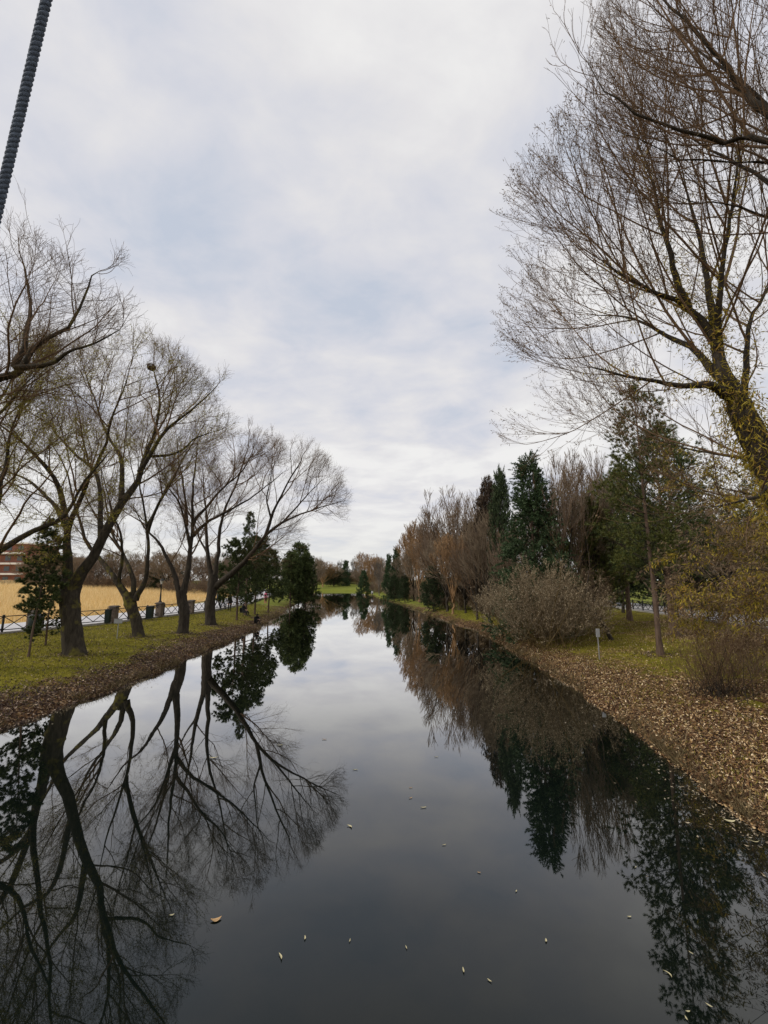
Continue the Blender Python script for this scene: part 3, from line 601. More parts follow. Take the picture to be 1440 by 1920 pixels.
conifer('pine_tree', 'pine with spreading layered boughs behind the hanging willow sprays at the right edge', bp4, 10.0, 3.3, 'open', 35, M_needle_y, .3, .6, 60000, (.12, .20), (.022, .036), group='pines on the right bank', tr=.018, gap=8)
bp5 = (14.6, 30.5, G(14.6, 30.5))
conifer('pine_tree', 'low bushy dark pine between the tan shrub and the slanting trunk', bp5, 8.2, 2.8, 'open', 36, M_needle_y, .12, .9, 70000, (.13, .22), (.026, .045), group='pines on the right bank', tr=.018)
# left pines
def cn(label, px, d, top, halfw, kind, seed, mat, dx=0, **kw):
    x = float(P(px, 1100, d)[0]); z = G(x, d); ztop = float(P(px, top, d)[2]); r = halfw * d / F
    return conifer(kw.pop('name', 'pine_tree'), label, (x, d, z), ztop - z, r, kind, seed, mat, **kw)
bx = P(52, 1238, 19); bx = (float(bx[0]), 19.0, G(bx[0], 19))
conifer('pine_tree', 'slim young pine with a forked stem at the left edge in front of the fence', bx, 5.6, .78, 'open', 41, M_needle, .30, 1.5, 46000, (.09, .15), (.016, .026), lean=(.45, 0), tr=.009, group='pines on the left bank')
cn('young pine with its lower crown wrapped round the nearest willow trunk', 98, 22, 1088, 30, 'open', 42, M_needle, crown0=.12, dens=1.6, needles=40000, nw=(.018, .03), group='pines on the left bank')
cn('broad dark pine right behind the leaning willow, with a pale leaning stem', 447, 38.5, 1030, 44, 'pine', 43, M_needle, crown0=.22, dens=.8, needles=60000, nl=(.13, .22), nw=(.024, .04), group='pines on the left bank')
cn('dark pine between the seated figures and the far left pine clump, widest of its group', 480, 46, 1022, 42, 'pine', 44, M_needle, crown0=.2, dens=.8, needles=60000, nl=(.14, .24), nw=(.03, .045), group='pines on the left bank')
cn('taller thin topped pine poking above its dark neighbours left of the canal', 463, 44, 966, 15, 'open', 45, M_needle, crown0=.55, dens=.6, needles=9000, nl=(.14, .24), nw=(.03, .045), group='pines on the left bank')
cn('dark pine at the right end of the first left pine group', 505, 50, 1042, 28, 'pine', 46, M_needle, crown0=.22, dens=1.1, needles=40000, nl=(.14, .24), nw=(.03, .05), group='pines on the left bank')
for i, (px, d, top, hw, lab) in enumerate([(545, 66, 1045, 26, 'green pine at the left side of the dense clump by the left water edge'), (560, 70, 1028, 30, 'tallest green pine of the dense clump by the left water edge'),
        (573, 68, 1046, 24, 'green pine at the right side of the dense clump by the water'), (552, 76, 1050, 24, 'green pine at the back of the dense clump by the left water edge')]):
    cn(lab, px, d, top, hw, 'pine', 50 + i, M_needle, crown0=.17, dens=1.0, needles=36000, nl=(.2, .34), nw=(.05, .08), group='dense pine clump on the left bank')

# ------------------------------------------------------------------ shrubs
def shrub(name, label, base, h, rad, seed, stems, mats, leaf=None, n_leaf=0, ll=(.05, .09), lw=(.012, .02), up=.5, tilt=(10, 55), lv2=2.6, lv3=3.2, rr=.008, group=None, cat='shrub', rmin=.005, arch=None, squash=1.0):
    rng = np.random.RandomState(seed); root = empty(name, base, label, cat, group); base = np.array(base, float)
    az = rng.rand(stems) * 6.283; tl = np.radians(rng.uniform(tilt[0], tilt[1], stems)); ln = h * rng.uniform(.55, 1.0, stems) * (1 - .15 * np.sin(tl))
    off = rng.normal(size=(stems, 3)) * (rad * .22, rad * .22, 0); ln = ln * rng.uniform(.6, 1.12, stems); K = 9
    d = np.stack([np.cos(az) * np.sin(tl), np.sin(az) * np.sin(tl), np.cos(tl)], -1); pts = np.zeros((stems, K + 1, 3)); pts[:, 0] = base + off - (0, 0, .05); cur = d
    for k in range(K):
        cur = unit(cur + np.array((0, 0, 1.)) * up / K + rng.normal(size=(stems, 3)) * .06); pts[:, k + 1] = pts[:, k] + cur * (ln / K)[:, None]
    R = np.maximum(ln * rr, rmin)[:, None] * np.linspace(1, .3, K + 1)
    m = MB(); tubes(m, pts, R, 5); m.build('stems', mats[0], root, base, smooth=True)
    env = [((base[0], base[1], base[2] + h * .45), (rad, rad, h * .6))]
    P2, R2 = grow(pts, R, dict(d=lv2, a=(32, 12), l=(.25 * h, .45 * h), k=5, up=.4, wob=.09, out=.5, rr=.007, t0=.15, tip=2, min=.3, rmin=rmin * .9, sh=.5), env, rng, base)
    P3, R3 = grow(P2, R2, dict(d=lv3, a=(32, 12), l=(.1 * h, .22 * h), k=3, up=.35, wob=.1, rr=.006, t0=.1, tip=1, min=.2, rmin=rmin * .8, sh=.4), env, rng, base)
    m = MB(); tubes(m, P2, R2, 3); tubes(m, P3, R3, 3); m.build('twigs', mats[1], root, base)
    if leaf: m = MB(); blades(m, P3, n_leaf, ll, lw, rng, fwd=.8, spread=.7, t0=.2, jit=.02); m.build('leaves', leaf, root, base)
    return root
shrub('willow_shrub', 'large dense shrub with pale tan withered tips hanging over the right bank edge', (9.0, 24.3, G(9.0, 24.3)), 4.8, 3.7, 61, 95, (M_twig_olive, M_twig_brn), M_cat2, 52000, (.05, .10), (.018, .03), up=.55, tilt=(5, 68), rr=.006, group='tan shrubs on the right bank')
shrub('willow_shrub', 'smaller grey brown shrub tucked behind the large tan shrub, toward the sign', (11.9, 27.5, G(11.9, 27.5)), 4.4, 3.0, 62, 50, (M_twig_tan, M_twig_red), M_wleaf_d, 20000, (.05, .10), (.018, .03), up=.5, tilt=(5, 60), rr=.006, group='tan shrubs on the right bank')
shrub('willow_shrub', 'tan bare shrub at the water edge just beyond the large tan shrub', (8.9, 31.5, G(8.9, 31.5)), 3.6, 2.6, 65, 50, (M_twig_olive, M_twig_brn), M_cat2, 20000, (.06, .11), (.02, .035), up=.5, tilt=(5, 65), rr=.006, group='tan shrubs on the right bank')
shrub('broom_bush', 'small brown bush of fine upright stems on the leaf covered right foreground', (10.1, 13.5, G(10.1, 13.5)), 1.75, 1.6, 63, 95, (M_bark, M_twig), M_wleaf_d, 1600, (.04, .07), (.01, .018), up=.35, tilt=(5, 62), lv2=4.0, lv3=3.0, rr=.0075, rmin=.0045, cat='bush')
shrub('broom_bush', 'thin reddish brown thicket behind the small broom bush, under the hanging sprays', (13.3, 15.8, G(13.3, 15.8)), 1.9, 2.2, 64, 80, (M_twig_red, M_twig), M_wleaf_d, 5000, (.05, .09), (.012, .02), up=.3, tilt=(5, 65), lv2=3.5, lv3=3.0, rr=.006, rmin=.0045, cat='bush')
# leaning dark trunk by the sign
bl = (12.6, 24.4, G(12.6, 24.4))
bare_tree('leaning_tree', 'short dark tree leaning left over the grass behind the small sign', 'tree', bl,
    ([(bl[0], 24.4, bl[2] - .1), P(1136, 1178, 24.4), P(1120, 1155, 24.4), P(1100, 1138, 24.4)], .11, .09),
    [(px_limb([(1104, 1142, 24.4), (1085, 1110, 24.4), (1065, 1085, 24.4), (1050, 1040, 24.4)]), .08, .025), (px_limb([(1104, 1142, 24.4), (1100, 1100, 24.6), (1105, 1060, 24.8), (1100, 1010, 25)]), .07, .02)],
    [dict(HG[0], up=.2, l=(1., 2.2)), HG[1]], None, 66, (M_bark, M_twig, M_twig), center=bl)

# ------------------------------------------------------------------ middle and far trees
UP = [dict(d=1.5, a=(36, 11), l=(2.2, 4.2), k=7, up=.45, wob=.06, out=.4, rr=.010, t0=.15, tip=2, min=.5, rmin=.012),
      dict(d=2.2, a=(26, 9), l=(1.1, 2.3), k=5, up=.3, wob=.08, out=.4, rr=.007, t0=.1, tip=2, min=.4, rmin=.009),
      dict(d=2.6, a=(26, 10), l=(.6, 1.3), k=3, up=.3, wob=.08, rr=.006, t0=.1, tip=1, min=.3, rmin=.0075)]
def upright_tree(seed, mats, name='bare_tree', h=10., rad=3.4, low=.12, fat=1.0, label='', group=None, loc=(0, 0, 0), leaf=None, nleaf=0, dens=1.0, cat='tree', lw=(.05, .09)):
    rng = np.random.RandomState(seed); base = np.zeros(3); limbs = []
    nl = 7
    for i in range(nl):
        a = i / nl * 6.283 + rng.rand(); tl = math.radians(rng.uniform(12, 46)); s = h * rng.uniform(low, low + .16)
        p = [(0, 0, s)]; L = h * rng.uniform(.55, .78); x = y = 0; z = s
        for k in range(1, 5):
            tt = tl * (1 - .16 * k); x += math.cos(a) * math.sin(tt) * L / 4; y += math.sin(a) * math.sin(tt) * L / 4; z += math.cos(tt) * L / 4; p.append((x, y, z))
        limbs.append((p, .018 * h * .55, .02))
    lv = [dict(q, d=q['d'] * dens, rmin=q['rmin'] * fat, rr=q['rr'] * min(fat, 1.6)) for q in UP]
    if h < 6: lv = [dict(q, l=(q['l'][0] * h / 10, q['l'][1] * h / 10), d=q['d'] * 1.5) for q in lv]
    ll = [(2, nleaf, (.08, .16), lw, dict(fwd=.8, jit=.05), leaf, 'leaves')] if leaf else []
    r, _, _ = bare_tree(name, label, cat, (0, 0, 0), ([(0, 0, -.15), (0, 0, h * low * .5), (rng.normal() * .1, 0, h * low), (0, 0, h * .45)], .017 * h, .010 * h), limbs, lv,
        [((0, 0, h * .56), (rad, rad, h * .46))], seed, mats, group, center=(0, 0, h * .3), sides=(8, 4, 3, 3), flare=1.3, leaf_list=ll)
    r.location = loc; return r
protos = {
 'red': upright_tree(101, (M_twig_red, M_twig_red, M_twig_red), fat=2.6, dens=.8),
 'orange': upright_tree(102, (M_twig_orange, M_twig_orange, M_twig_orange), fat=2.6, dens=.95, leaf=M_wleaf_d, nleaf=3000),
 'brown': upright_tree(103, (M_bark, M_twig_tan, M_twig_tan), fat=2.3),
 'tall': upright_tree(104, (M_bark, M_twig, M_twig_red), fat=1.8, rad=3.6, low=.1),
 'grey': upright_tree(105, (M_twig_grey, M_twig_grey, M_twig_grey), fat=3.2, rad=1.6, dens=.8),
}
used = set()
def bt(proto, label, px, top, halfw, d, group, zoff=0, rz=None):
    x = float(P(px, 1100, d)[0]); z = G(x, d) + zoff; h = float(P(px, top, d)[2]) - z; r = halfw * d / F
    base_r = {'grey': 1.6, 'tall': 3.6}.get(proto, 3.4); r *= 1.6; k = (r / base_r, r / base_r, h / 10.0)
    rz = rz if rz is not None else (px * 1.7) % 6.28
    if proto not in used:
        used.add(proto); o = protos[proto]; o.location = (x, d, z); o.rotation_euler = (0, 0, rz); o.scale = k; o['label'] = label; o['group'] = group; return o
    return copy_tree(protos[proto], (x, d, z), rz, k, label, group)
RB = 'bare trees along the right bank'
bt('tall', 'large bare tree with reddish fine top, left of the dark brown conifer', 862, 912, 46, 56, RB)
bt('tall', 'bare tree with several dark upright limbs beside the tall reddish topped one', 898, 918, 40, 52, RB)
bt('tall', 'bare tree with thin pale twigs between orange tree and reddish topped one', 828, 945, 34, 62, RB)
bt('orange', 'orange brown fine twigged tree leaning at the canal side, right bank', 786, 985, 27, 70, RB)
bt('orange', 'smaller orange brown tree left of the orange twigged one, right bank', 768, 1002, 20, 80, RB)
bt('brown', 'brown twiggy tree over the round evergreen on the right bank', 838, 1008, 34, 50, RB)
bt('brown', 'grey brown low tree with a visible short trunk on bright grass, right bank', 872, 1035, 30, 46, RB)
bt('tall', 'brown dense bare tree right of the pointed spruce', 1060, 852, 46, 28, RB)
for i_, (px_, top_, hw_, d_, k_) in enumerate([(776, 1030, 22, 74, 'brown'), (800, 1000, 26, 64, 'orange'), (815, 975, 30, 58, 'tall'), (848, 1005, 30, 47, 'orange'), (893, 985, 32, 40, 'tall'), (915, 965, 34, 38, 'brown'), (960, 990, 30, 33, 'tall'), (745, 1060, 20, 92, 'red'), (1010, 950, 36, 33, 'brown')]):
    bt(k_, 'bare tree filling the right bank tree line, ' + ['seventh from the spruce', 'sixth from the spruce', 'fifth from the spruce', 'fourth from the spruce', 'third from the spruce', 'second from the spruce', 'nearest left of the spruce', 'farthest from the spruce', 'just right behind the spruce'][i_], px_, top_, hw_, d_, RB)
bt('brown', 'brown bare tree between spruce and slanting pine, further back', 1098, 888, 46, 31, RB)
bt('tall', 'tall upright bare tree with dotted withered leaves behind the slanting pine', 1122, 850, 40, 31, RB)
bt('tall', 'tall bare tree behind the right pines, next to the dotted leaf tree', 1165, 880, 42, 42, RB)
bt('red', 'reddish brown bare tree on the right bank under the spruce', 930, 1010, 30, 42, RB)
bt('brown', 'low brown bare tree at the foot of the reddish topped one, right bank', 905, 1040, 32, 44, RB)
bt('red', 'reddish bare tree behind the right pines close to the fence', 1225, 940, 60, 48, RB)
bt('brown', 'brown bare tree behind the right fence near the right edge', 1310, 955, 60, 45, RB)
bt('tall', 'bare tree behind the right fence at the right edge', 1400, 930, 70, 42, RB)
bt('brown', 'brown bare tree behind right fence, hidden by hanging sprays', 1360, 985, 60, 38, RB)
for px, top, hw, d, k, lab in [(686, 1040, 20, 135, 'orange', 'orange brown round tree at the far bend, left one of two'), (707, 1047, 18, 128, 'orange', 'orange brown round tree at the far bend, right one of two'),
        (605, 1054, 20, 178, 'orange', 'pale orange bare tree on the far bank right of the left pine clump'), (626, 1064, 15, 182, 'brown', 'small brown bare tree on the far bank beside the pale orange one'),
        (590, 1050, 16, 170, 'red', 'reddish bare tree peeping out right behind the left pine clump'), (672, 1068, 14, 190, 'red', 'low reddish brown tree on the far bank left of the orange trees'),
        (722, 1062, 14, 112, 'brown', 'brown thin tree beside the white birch stem'), (760, 1042, 20, 84, 'brown', 'brown bare tree behind the two small conifers'), (742, 1050, 22, 95, 'red', 'reddish brown bare tree behind the two small conifers')]:
    bt(k, lab, px, top, hw, d, 'bare trees at the far bend')
for px, top, hw, d, lab in [(637, 1049, 4, 215, 'thin grey poplar on the far skyline left of the dark spruce'), (662, 1046, 4, 215, 'thin grey poplar on the far skyline just right of the dark spruce'), (671, 1050, 4, 218, 'thin grey poplar on the far skyline nearest the orange trees'), (655, 1068, 12, 205, 'grey hazy bare tree under the dark far spruce')]:
    bt('grey', lab, px, top, hw, d, 'poplars on the far skyline')
bt('grey', 'white stemmed birch at the far bend between the orange tree and the small conifers', 711, 1045, 6, 104, 'bare trees at the far bend').name = 'birch_tree'
rg = random.Random(4)
ORD = ['first', 'second', 'third', 'fourth', 'fifth', 'sixth', 'seventh', 'eighth', 'ninth', 'tenth', 'eleventh', 'twelfth', 'thirteenth', 'fourteenth', 'fifteenth', 'sixteenth', 'seventeenth', 'eighteenth', 'nineteenth', 'twentieth',
       'twenty first', 'twenty second', 'twenty third', 'twenty fourth', 'twenty fifth', 'twenty sixth', 'twenty seventh', 'twenty eighth', 'twenty ninth', 'thirtieth', 'thirty first', 'thirty second', 'thirty third', 'thirty fourth', 'thirty fifth', 'thirty sixth', 'thirty seventh', 'thirty eighth', 'thirty ninth', 'fortieth']
for i in range(26):
    px = -60 + i * 20 + rg.uniform(-4, 4); d = rg.uniform(84, 112) if px > 58 else rg.uniform(140, 150); top = rg.uniform(1034, 1056)
    bt(rg.choice(['red', 'red', 'brown', 'orange' if i % 5 == 0 else 'red']), f'bare tree in the reddish row behind the golden field, {ORD[i]} from the left', px, top, rg.uniform(20, 30), d, 'row of bare trees behind the golden field')
for i in range(12):
    px = 400 + i * 17; bt(rg.choice(['red', 'brown', 'brown']), f'bare tree in the brown row behind the left pines, {ORD[i]} from the left', px, rg.uniform(1045, 1062), 16, rg.uniform(120, 150), 'row of bare trees behind the left pines')
# thickets: bushes bare down to the ground
def thicket(seed, mats, leaf, nleaf):
    return shrub('thicket_bush', 'x', (0, 0, 0), 4.0, 3.0, seed, 44, mats, leaf, nleaf, (.12, .22), (.04, .07), up=.5, tilt=(5, 66), lv2=2.4, lv3=2.6, rr=.010, rmin=.016)
tp_ = {'tan': thicket(201, (M_twig_tan, M_twig_tan), M_wleaf_d, 5000), 'red': thicket(202, (M_twig_red, M_twig_red), M_wleaf_d, 2500), 'pale': thicket(203, (M_twig_grey, M_twig_tan), M_catkin, 5000)}
usedt = set()
def tt(kind, label, x, d, h, r, group):
    x = float(x); z = G(x, d) - .05; k = (r / 3.0, r / 3.0, h / 4.0)
    if kind not in usedt:
        usedt.add(kind); o = tp_[kind]; o.location = (x, d, z); o.scale = k; o['label'] = label; o['group'] = group; return
    copy_tree(tp_[kind], (x, d, z), rg.uniform(0, 6.28), k, label, group)
for i in range(30):                      # foot of the reddish row
    d = rg.uniform(80, 100); px = -70 + i * 18 + rg.uniform(-6, 6)
    tt(rg.choice(['red', 'red', 'tan']), f'low reddish thicket at the far edge of the golden field, {ORD[i]} from the left', P(px, 1100, d)[0], d, rg.uniform(2.4, 4.2) * (.35 if px < 70 else 1), rg.uniform(2.6, 3.8), 'thickets at the far edge of the golden field')
ysr = [38, 41, 44, 47, 50, 54, 58, 62, 66, 71, 76, 81, 87, 93, 100, 108, 116, 126, 136, 148]
for i, d in enumerate(ysr):              # undergrowth of the right bank, two staggered rows
    e_ = float(np.interp(d, YR, XR)); h = 2.6 + rg.uniform(-.6, 1.2)
    tt(rg.choice(['tan', 'pale', 'tan', 'red']), f'brown bush under the right bank trees, {ORD[i]} beyond the tan shrub', e_ + rg.uniform(2.4, 3.8) + (1.5 if d < 50 else 0), d, h * .95, rg.uniform(2.0, 2.8), 'bushes under the right bank trees')
    tt(rg.choice(['tan', 'red', 'tan']), f'brown bush, {ORD[i]} away in the rear row of right bank undergrowth', e_ + rg.uniform(8, 11), d + 1.5, h * 1.5, rg.uniform(2.8, 3.8), 'rear bushes under the right bank trees')
for i in range(22):                      # behind the right fence
    d = rg.uniform(40, 62); tt(rg.choice(['tan', 'red']), f'brown thicket behind the right path, {ORD[i]} from the left', float(np.interp(d, FRY, FRX)) + 8.5 + i * 1.3, d, rg.uniform(3, 5.5), rg.uniform(2.6, 3.6), 'thickets behind the right path')
for i in range(26):                      # far bank
    px = 572 + i * 6.2; d = rg.uniform(196, 212); tt(rg.choice(['tan', 'red', 'tan']), f'hazy brown thicket behind the far bank lawn, {ORD[i]} from the left', P(px, 1100, d)[0], d, rg.uniform(4.5, 8), rg.uniform(3, 4.5), 'thickets behind the far bank')

# conifers further away: two prototypes copied
def far_proto(kind, seed, mat, rad=2.4):
    return conifer('spruce_tree' if kind == 'spruce' else 'evergreen_tree', 'x', (0, 0, 0), 8., rad, kind, seed, mat, .06, 1.1, 26000, (.22, .36), (.06, .10), tr=.014, group='far conifers')
cp = {'spruce': far_proto('spruce', 71, M_needle_b), 'round': far_proto('pine', 72, M_evergreen, 3.0), 'rust': far_proto('pine', 73, M_needle_r, 2.6)}
cr = {'spruce': 2.4, 'round': 3.0, 'rust': 2.6}; usedc = set()
def ct(kind, label, px, top, hw, d, group='conifers and evergreens beside the canal'):
    x = float(P(px, 1100, d)[0]); z = G(x, d) - .05; hw *= 1.4 if d < 70 else 1.1; h = float(P(px, top, d)[2]) - z; k = (hw * (1.25 if kind == 'spruce' else 1) * d / F / cr[kind],) * 2 + (h / 8.,)
    if kind not in usedc:
        usedc.add(kind); o = cp[kind]; o.location = (x, d, z); o.scale = k; o['label'] = label; o['group'] = group; return o
    return copy_tree(cp[kind], (x, d, z), (px * 1.3) % 6.28, k, label, group)
ct('spruce', 'small dark spruce pointing above the far bank in the middle of the view', 648, 1053, 9, 186)
ct('round', 'dark evergreen clump tree on the far bank, left of the middle spruce', 620, 1070, 11, 183)
ct('round', 'dark low evergreen on the far bank next to the middle spruce', 633, 1074, 8, 184)
ct('spruce', 'dark conifer at the left foot of the orange trees at the bend', 682, 1072, 10, 122)
ct('spruce', 'narrow dark conifer at the bend, left one of a pair', 729, 1043, 9, 90)
ct('spruce', 'dark conifer at the bend, right and taller one of a pair', 744, 1032, 12, 86)
ct('round', 'dark blue green bush like evergreen at the bend under the pair of conifers', 740, 1084, 13, 80)
ct('round', 'dark evergreen bush left of the tan undergrowth, close to the right waterline', 758, 1085, 12, 73)
ct('round', 'dark rounded evergreen shrub beside the bright grass patch on the right bank', 812, 1072, 18, 53)
ct('rust', 'dark rusty brown conifer left of the tall green spruce', 922, 928, 27, 42)
ct('round', 'dark green conifer immediately left behind the tall green spruce', 945, 915, 20, 36)
ct('rust', 'brown low evergreen between the bare trees of the right bank', 885, 1000, 24, 50)
for px, top, hw, d, lab in [(1150, 1000, 45, 55, 'left'), (1230, 985, 50, 52, 'middle'), (1330, 1000, 60, 48, 'right'), (1420, 1010, 55, 44, 'rightmost')]:
    ct('round', f'dark evergreen in the belt behind the right path, {lab} one', px, top, hw, d, 'evergreens behind the right path')
for px, d, lab in [(290, 90, 'below the thick leaning limb'), (330, 96, 'right of the black lamp'), (445, 78, 'behind the leaning willow trunk')]:
    ct('round', f'dark evergreen at the far edge of the golden field, {lab}', px, 1072, 18, d)

# ------------------------------------------------------------------ fences, piers, bins, lamp, signs
def fence(name, label, fy, fx, y0, y1, z, step=2.0, skip=()):
    n = int((y1 - y0) / step); ysn = np.linspace(y0, y1, n + 1); xs = np.interp(ysn, fy, fx)
    root = empty(name, (xs[0], ysn[0], z), label, 'fence'); o = np.array((xs[0], ysn[0], z))
    for i in range(n + 1):
        m = MB(); m.box((xs[i], ysn[i], z + .47), (.085, .085, .98)); m.box((xs[i], ysn[i], z + .975), (.11, .11, .03)); m.build('fence_post', M_iron, root, o)
    for i in range(n):
        a = np.array((xs[i], ysn[i], z)); b_ = np.array((xs[i + 1], ysn[i + 1], z)); m = MB(); u = (b_ - a); L = np.linalg.norm(u); u = u / L; a = a + u * .035; b_ = b_ - u * .035
        for h in (.90, .12): m.bar(a + (0, 0, h), b_ + (0, 0, h), .06, .05)
        k = 2
        for q in range(k):
            c0 = a + (b_ - a) * q / k; c1 = a + (b_ - a) * (q + 1) / k; off = np.array((.012, 0, 0))
            m.bar(c0 + (0, 0, .14) + off, c1 + (0, 0, .88) + off, .036); m.bar(c0 + (0, 0, .88) - off, c1 + (0, 0, .14) - off, .036)
        m.build('lattice_panel', M_iron, root, o)
    return root
fence('lattice_fence', 'black iron fence of crossed bars along the left path, behind the willows', FLY, FLX, 14, 62, .98)
fence('lattice_fence', 'black iron fence of crossed bars along the right path, behind the pines', FRY, FRX, 18, 62, 1.0)
def fence_at(px):
    ds = np.linspace(16, 60, 900); xs = np.interp(ds, FLY, FLX); u = 720 + F * xs / (ds * math.cos(PITCH) - 3.0 * math.sin(PITCH)); return float(ds[np.argmin(abs(u - px))])
def pier(label, px, side=1):
    d = fence_at(px); x = float(np.interp(d, FLY, FLX)) ; z = .93
    r = empty('stone_pier', (x, d, z), label, 'pier', 'stone piers of the left fence'); o = (x, d, z)
    m = MB(); m.box((x, d, z + .52), (.46, .46, 1.1)); m.build('shaft', M_stone, r, o)
    m = MB(); m.box((x, d, z + 1.11), (.60, .60, .08)); m.box((x, d, z + 1.18), (.52, .52, .06), taper=.8); m.build('cap', M_stonecap, r, o)
    return x, d, z
pier('stone fence pier left of the bent willow trunk', 212)
lx, ly, lz = pier('stone fence pier carrying the black lamp', 298)
pier('stone fence pier between the two right willows of the left row', 358)
pier('stone fence pier at the left, behind the young pine', 60)
r = empty('path_lamp', (lx, ly, lz + 1.21), 'black lamp post with a glass lantern on a stone pier by the left path', 'lamp'); o = (lx, ly, lz + 1.21)
m = MB(); m.lathe(o, [(.13, 0), (.12, .08), (.075, .14), (.065, .5), (.05, .9), (.035, 1.45), (.06, 1.5), (.035, 1.53)], 10); m.build('post', M_iron, r, o, True)
m = MB(); m.lathe(o, [(.06, 1.53), (.14, 1.82), (.0, 1.82)], 8); m.build('lantern_glass', M_glasslamp, r, o)
m = MB(); m.lathe(o, [(.19, 1.82), (.15, 1.88), (.05, 1.98), (.0, 2.02)], 8); m.lathe(o, [(.0, 1.815), (.19, 1.82)], 8); m.build('lantern_roof', M_iron, r, o)
def bin_(label, x, y, w=.5, h=.95, rnd=False):
    z = .95; r = empty('litter_bin', (x, y, z), label, 'bin', 'litter bins by the left path'); o = (x, y, z)
    m = MB()
    if rnd: m.lathe(o, [(.0, 0), (w * .42, .02), (w * .5, .3), (w * .5, h * .9), (w * .46, h)], 14)
    else: m.box((x, y, z + h / 2), (w, w, h), .1, taper=1.08)
    m.build('body', M_bin, r, o, rnd)
    m = MB()
    if rnd: m.lathe(o, [(w * .54, h), (w * .5, h + .06), (w * .3, h + .16), (0, h + .2)], 14)
    else: m.box((x, y, z + h + .035), (w * 1.2, w * 1.2, .07), .1)
    m.build('lid', M_iron, r, o)
    return r
bin_('black litter bin just left of the lamp pier', float(np.interp(fence_at(270), FLY, FLX)) + .45, fence_at(270), .44, .9)
bin_('dark green litter bin against the left side of the pier by the bent willow', float(np.interp(fence_at(203), FLY, FLX)) + .1, fence_at(200) - .1, .30, .9)
bin_('big round dark green bin behind the young pine', -20.2, 25.4, .7, .95, True)
def sign(label, x, y, h, w, ph, rz):
    z = G(x, y); r = empty('small_sign', (x, y, z), label, 'sign', rz=0); o = (x, y, z)
    m = MB(); m.bar((x, y, z - .05), (x, y, z + h - .02), .035); m.build('post', M_galv, r, o)
    m = MB(); m.box((x, y - .03, z + h - ph / 2), (w, .02, ph), rz); m.build('sign_plate', M_signback, r, o)
sign('small pale grey sign on a thin post on the left grass, beside the bent willow', -14.95, 24.7, 1.12, .42, .26, .25)
sign('small pale grey sign on a thin post on the right grass', 9.55, 19.7, 1.35, .17, .36, .1)

# ------------------------------------------------------------------ buildings far left
M_brickred = simple('red_brown_render', (.20, .085, .06), .9, 0, .2, .5)
M_white = simple('white_band_render', (.62, .60, .57), .8, 0, .1, 1)
M_win = simple('window_glass', (.05, .06, .07), .15, 0, .2, 1, spec=.6)
def block(label, px0, px1, d, top, floors, zb=2.6):
    x0 = float(P(px0, 1080, d)[0]); x1 = float(P(px1, 1080, d)[0]); zt = float(P(px0, top, d)[2]); cx_ = (x0 + x1) / 2; wd = x1 - x0
    r = empty('apartment_block', (cx_, d, zb), label, 'building'); o = (cx_, d, zb); H = zt - zb; fh = H / floors
    m = MB(); m.box((cx_, d + 6, zb + H / 2 - 1), (wd, 12, H + 2)); m.build('wall', M_brickred, r, o)
    m = MB(); m.box((cx_, d + 6, zt + .2), (wd + .8, 12.8, .4)); m.build('roof', M_white, r, o)
    for f in range(floors):
        m = MB(); m.box((cx_, d - .62, zb + f * fh + .25), (wd - .6, 1.2, .5)); m.build('balcony', M_white, r, o)
        nw = max(3, int(wd / 3.2))
        for q in range(nw):
            m = MB(); m.box((x0 + wd * (q + .5) / nw, d - .02, zb + f * fh + fh * .6), (1.5, .08, fh * .45)); m.build('window', M_win, r, o)
block('red brown apartment block with white balcony bands behind the golden field at the left edge', -90, 44, 121, 1020, 4)
block('low red brown block right of the larger apartment block, mostly behind the young pine', 46, 130, 140, 1046, 3)

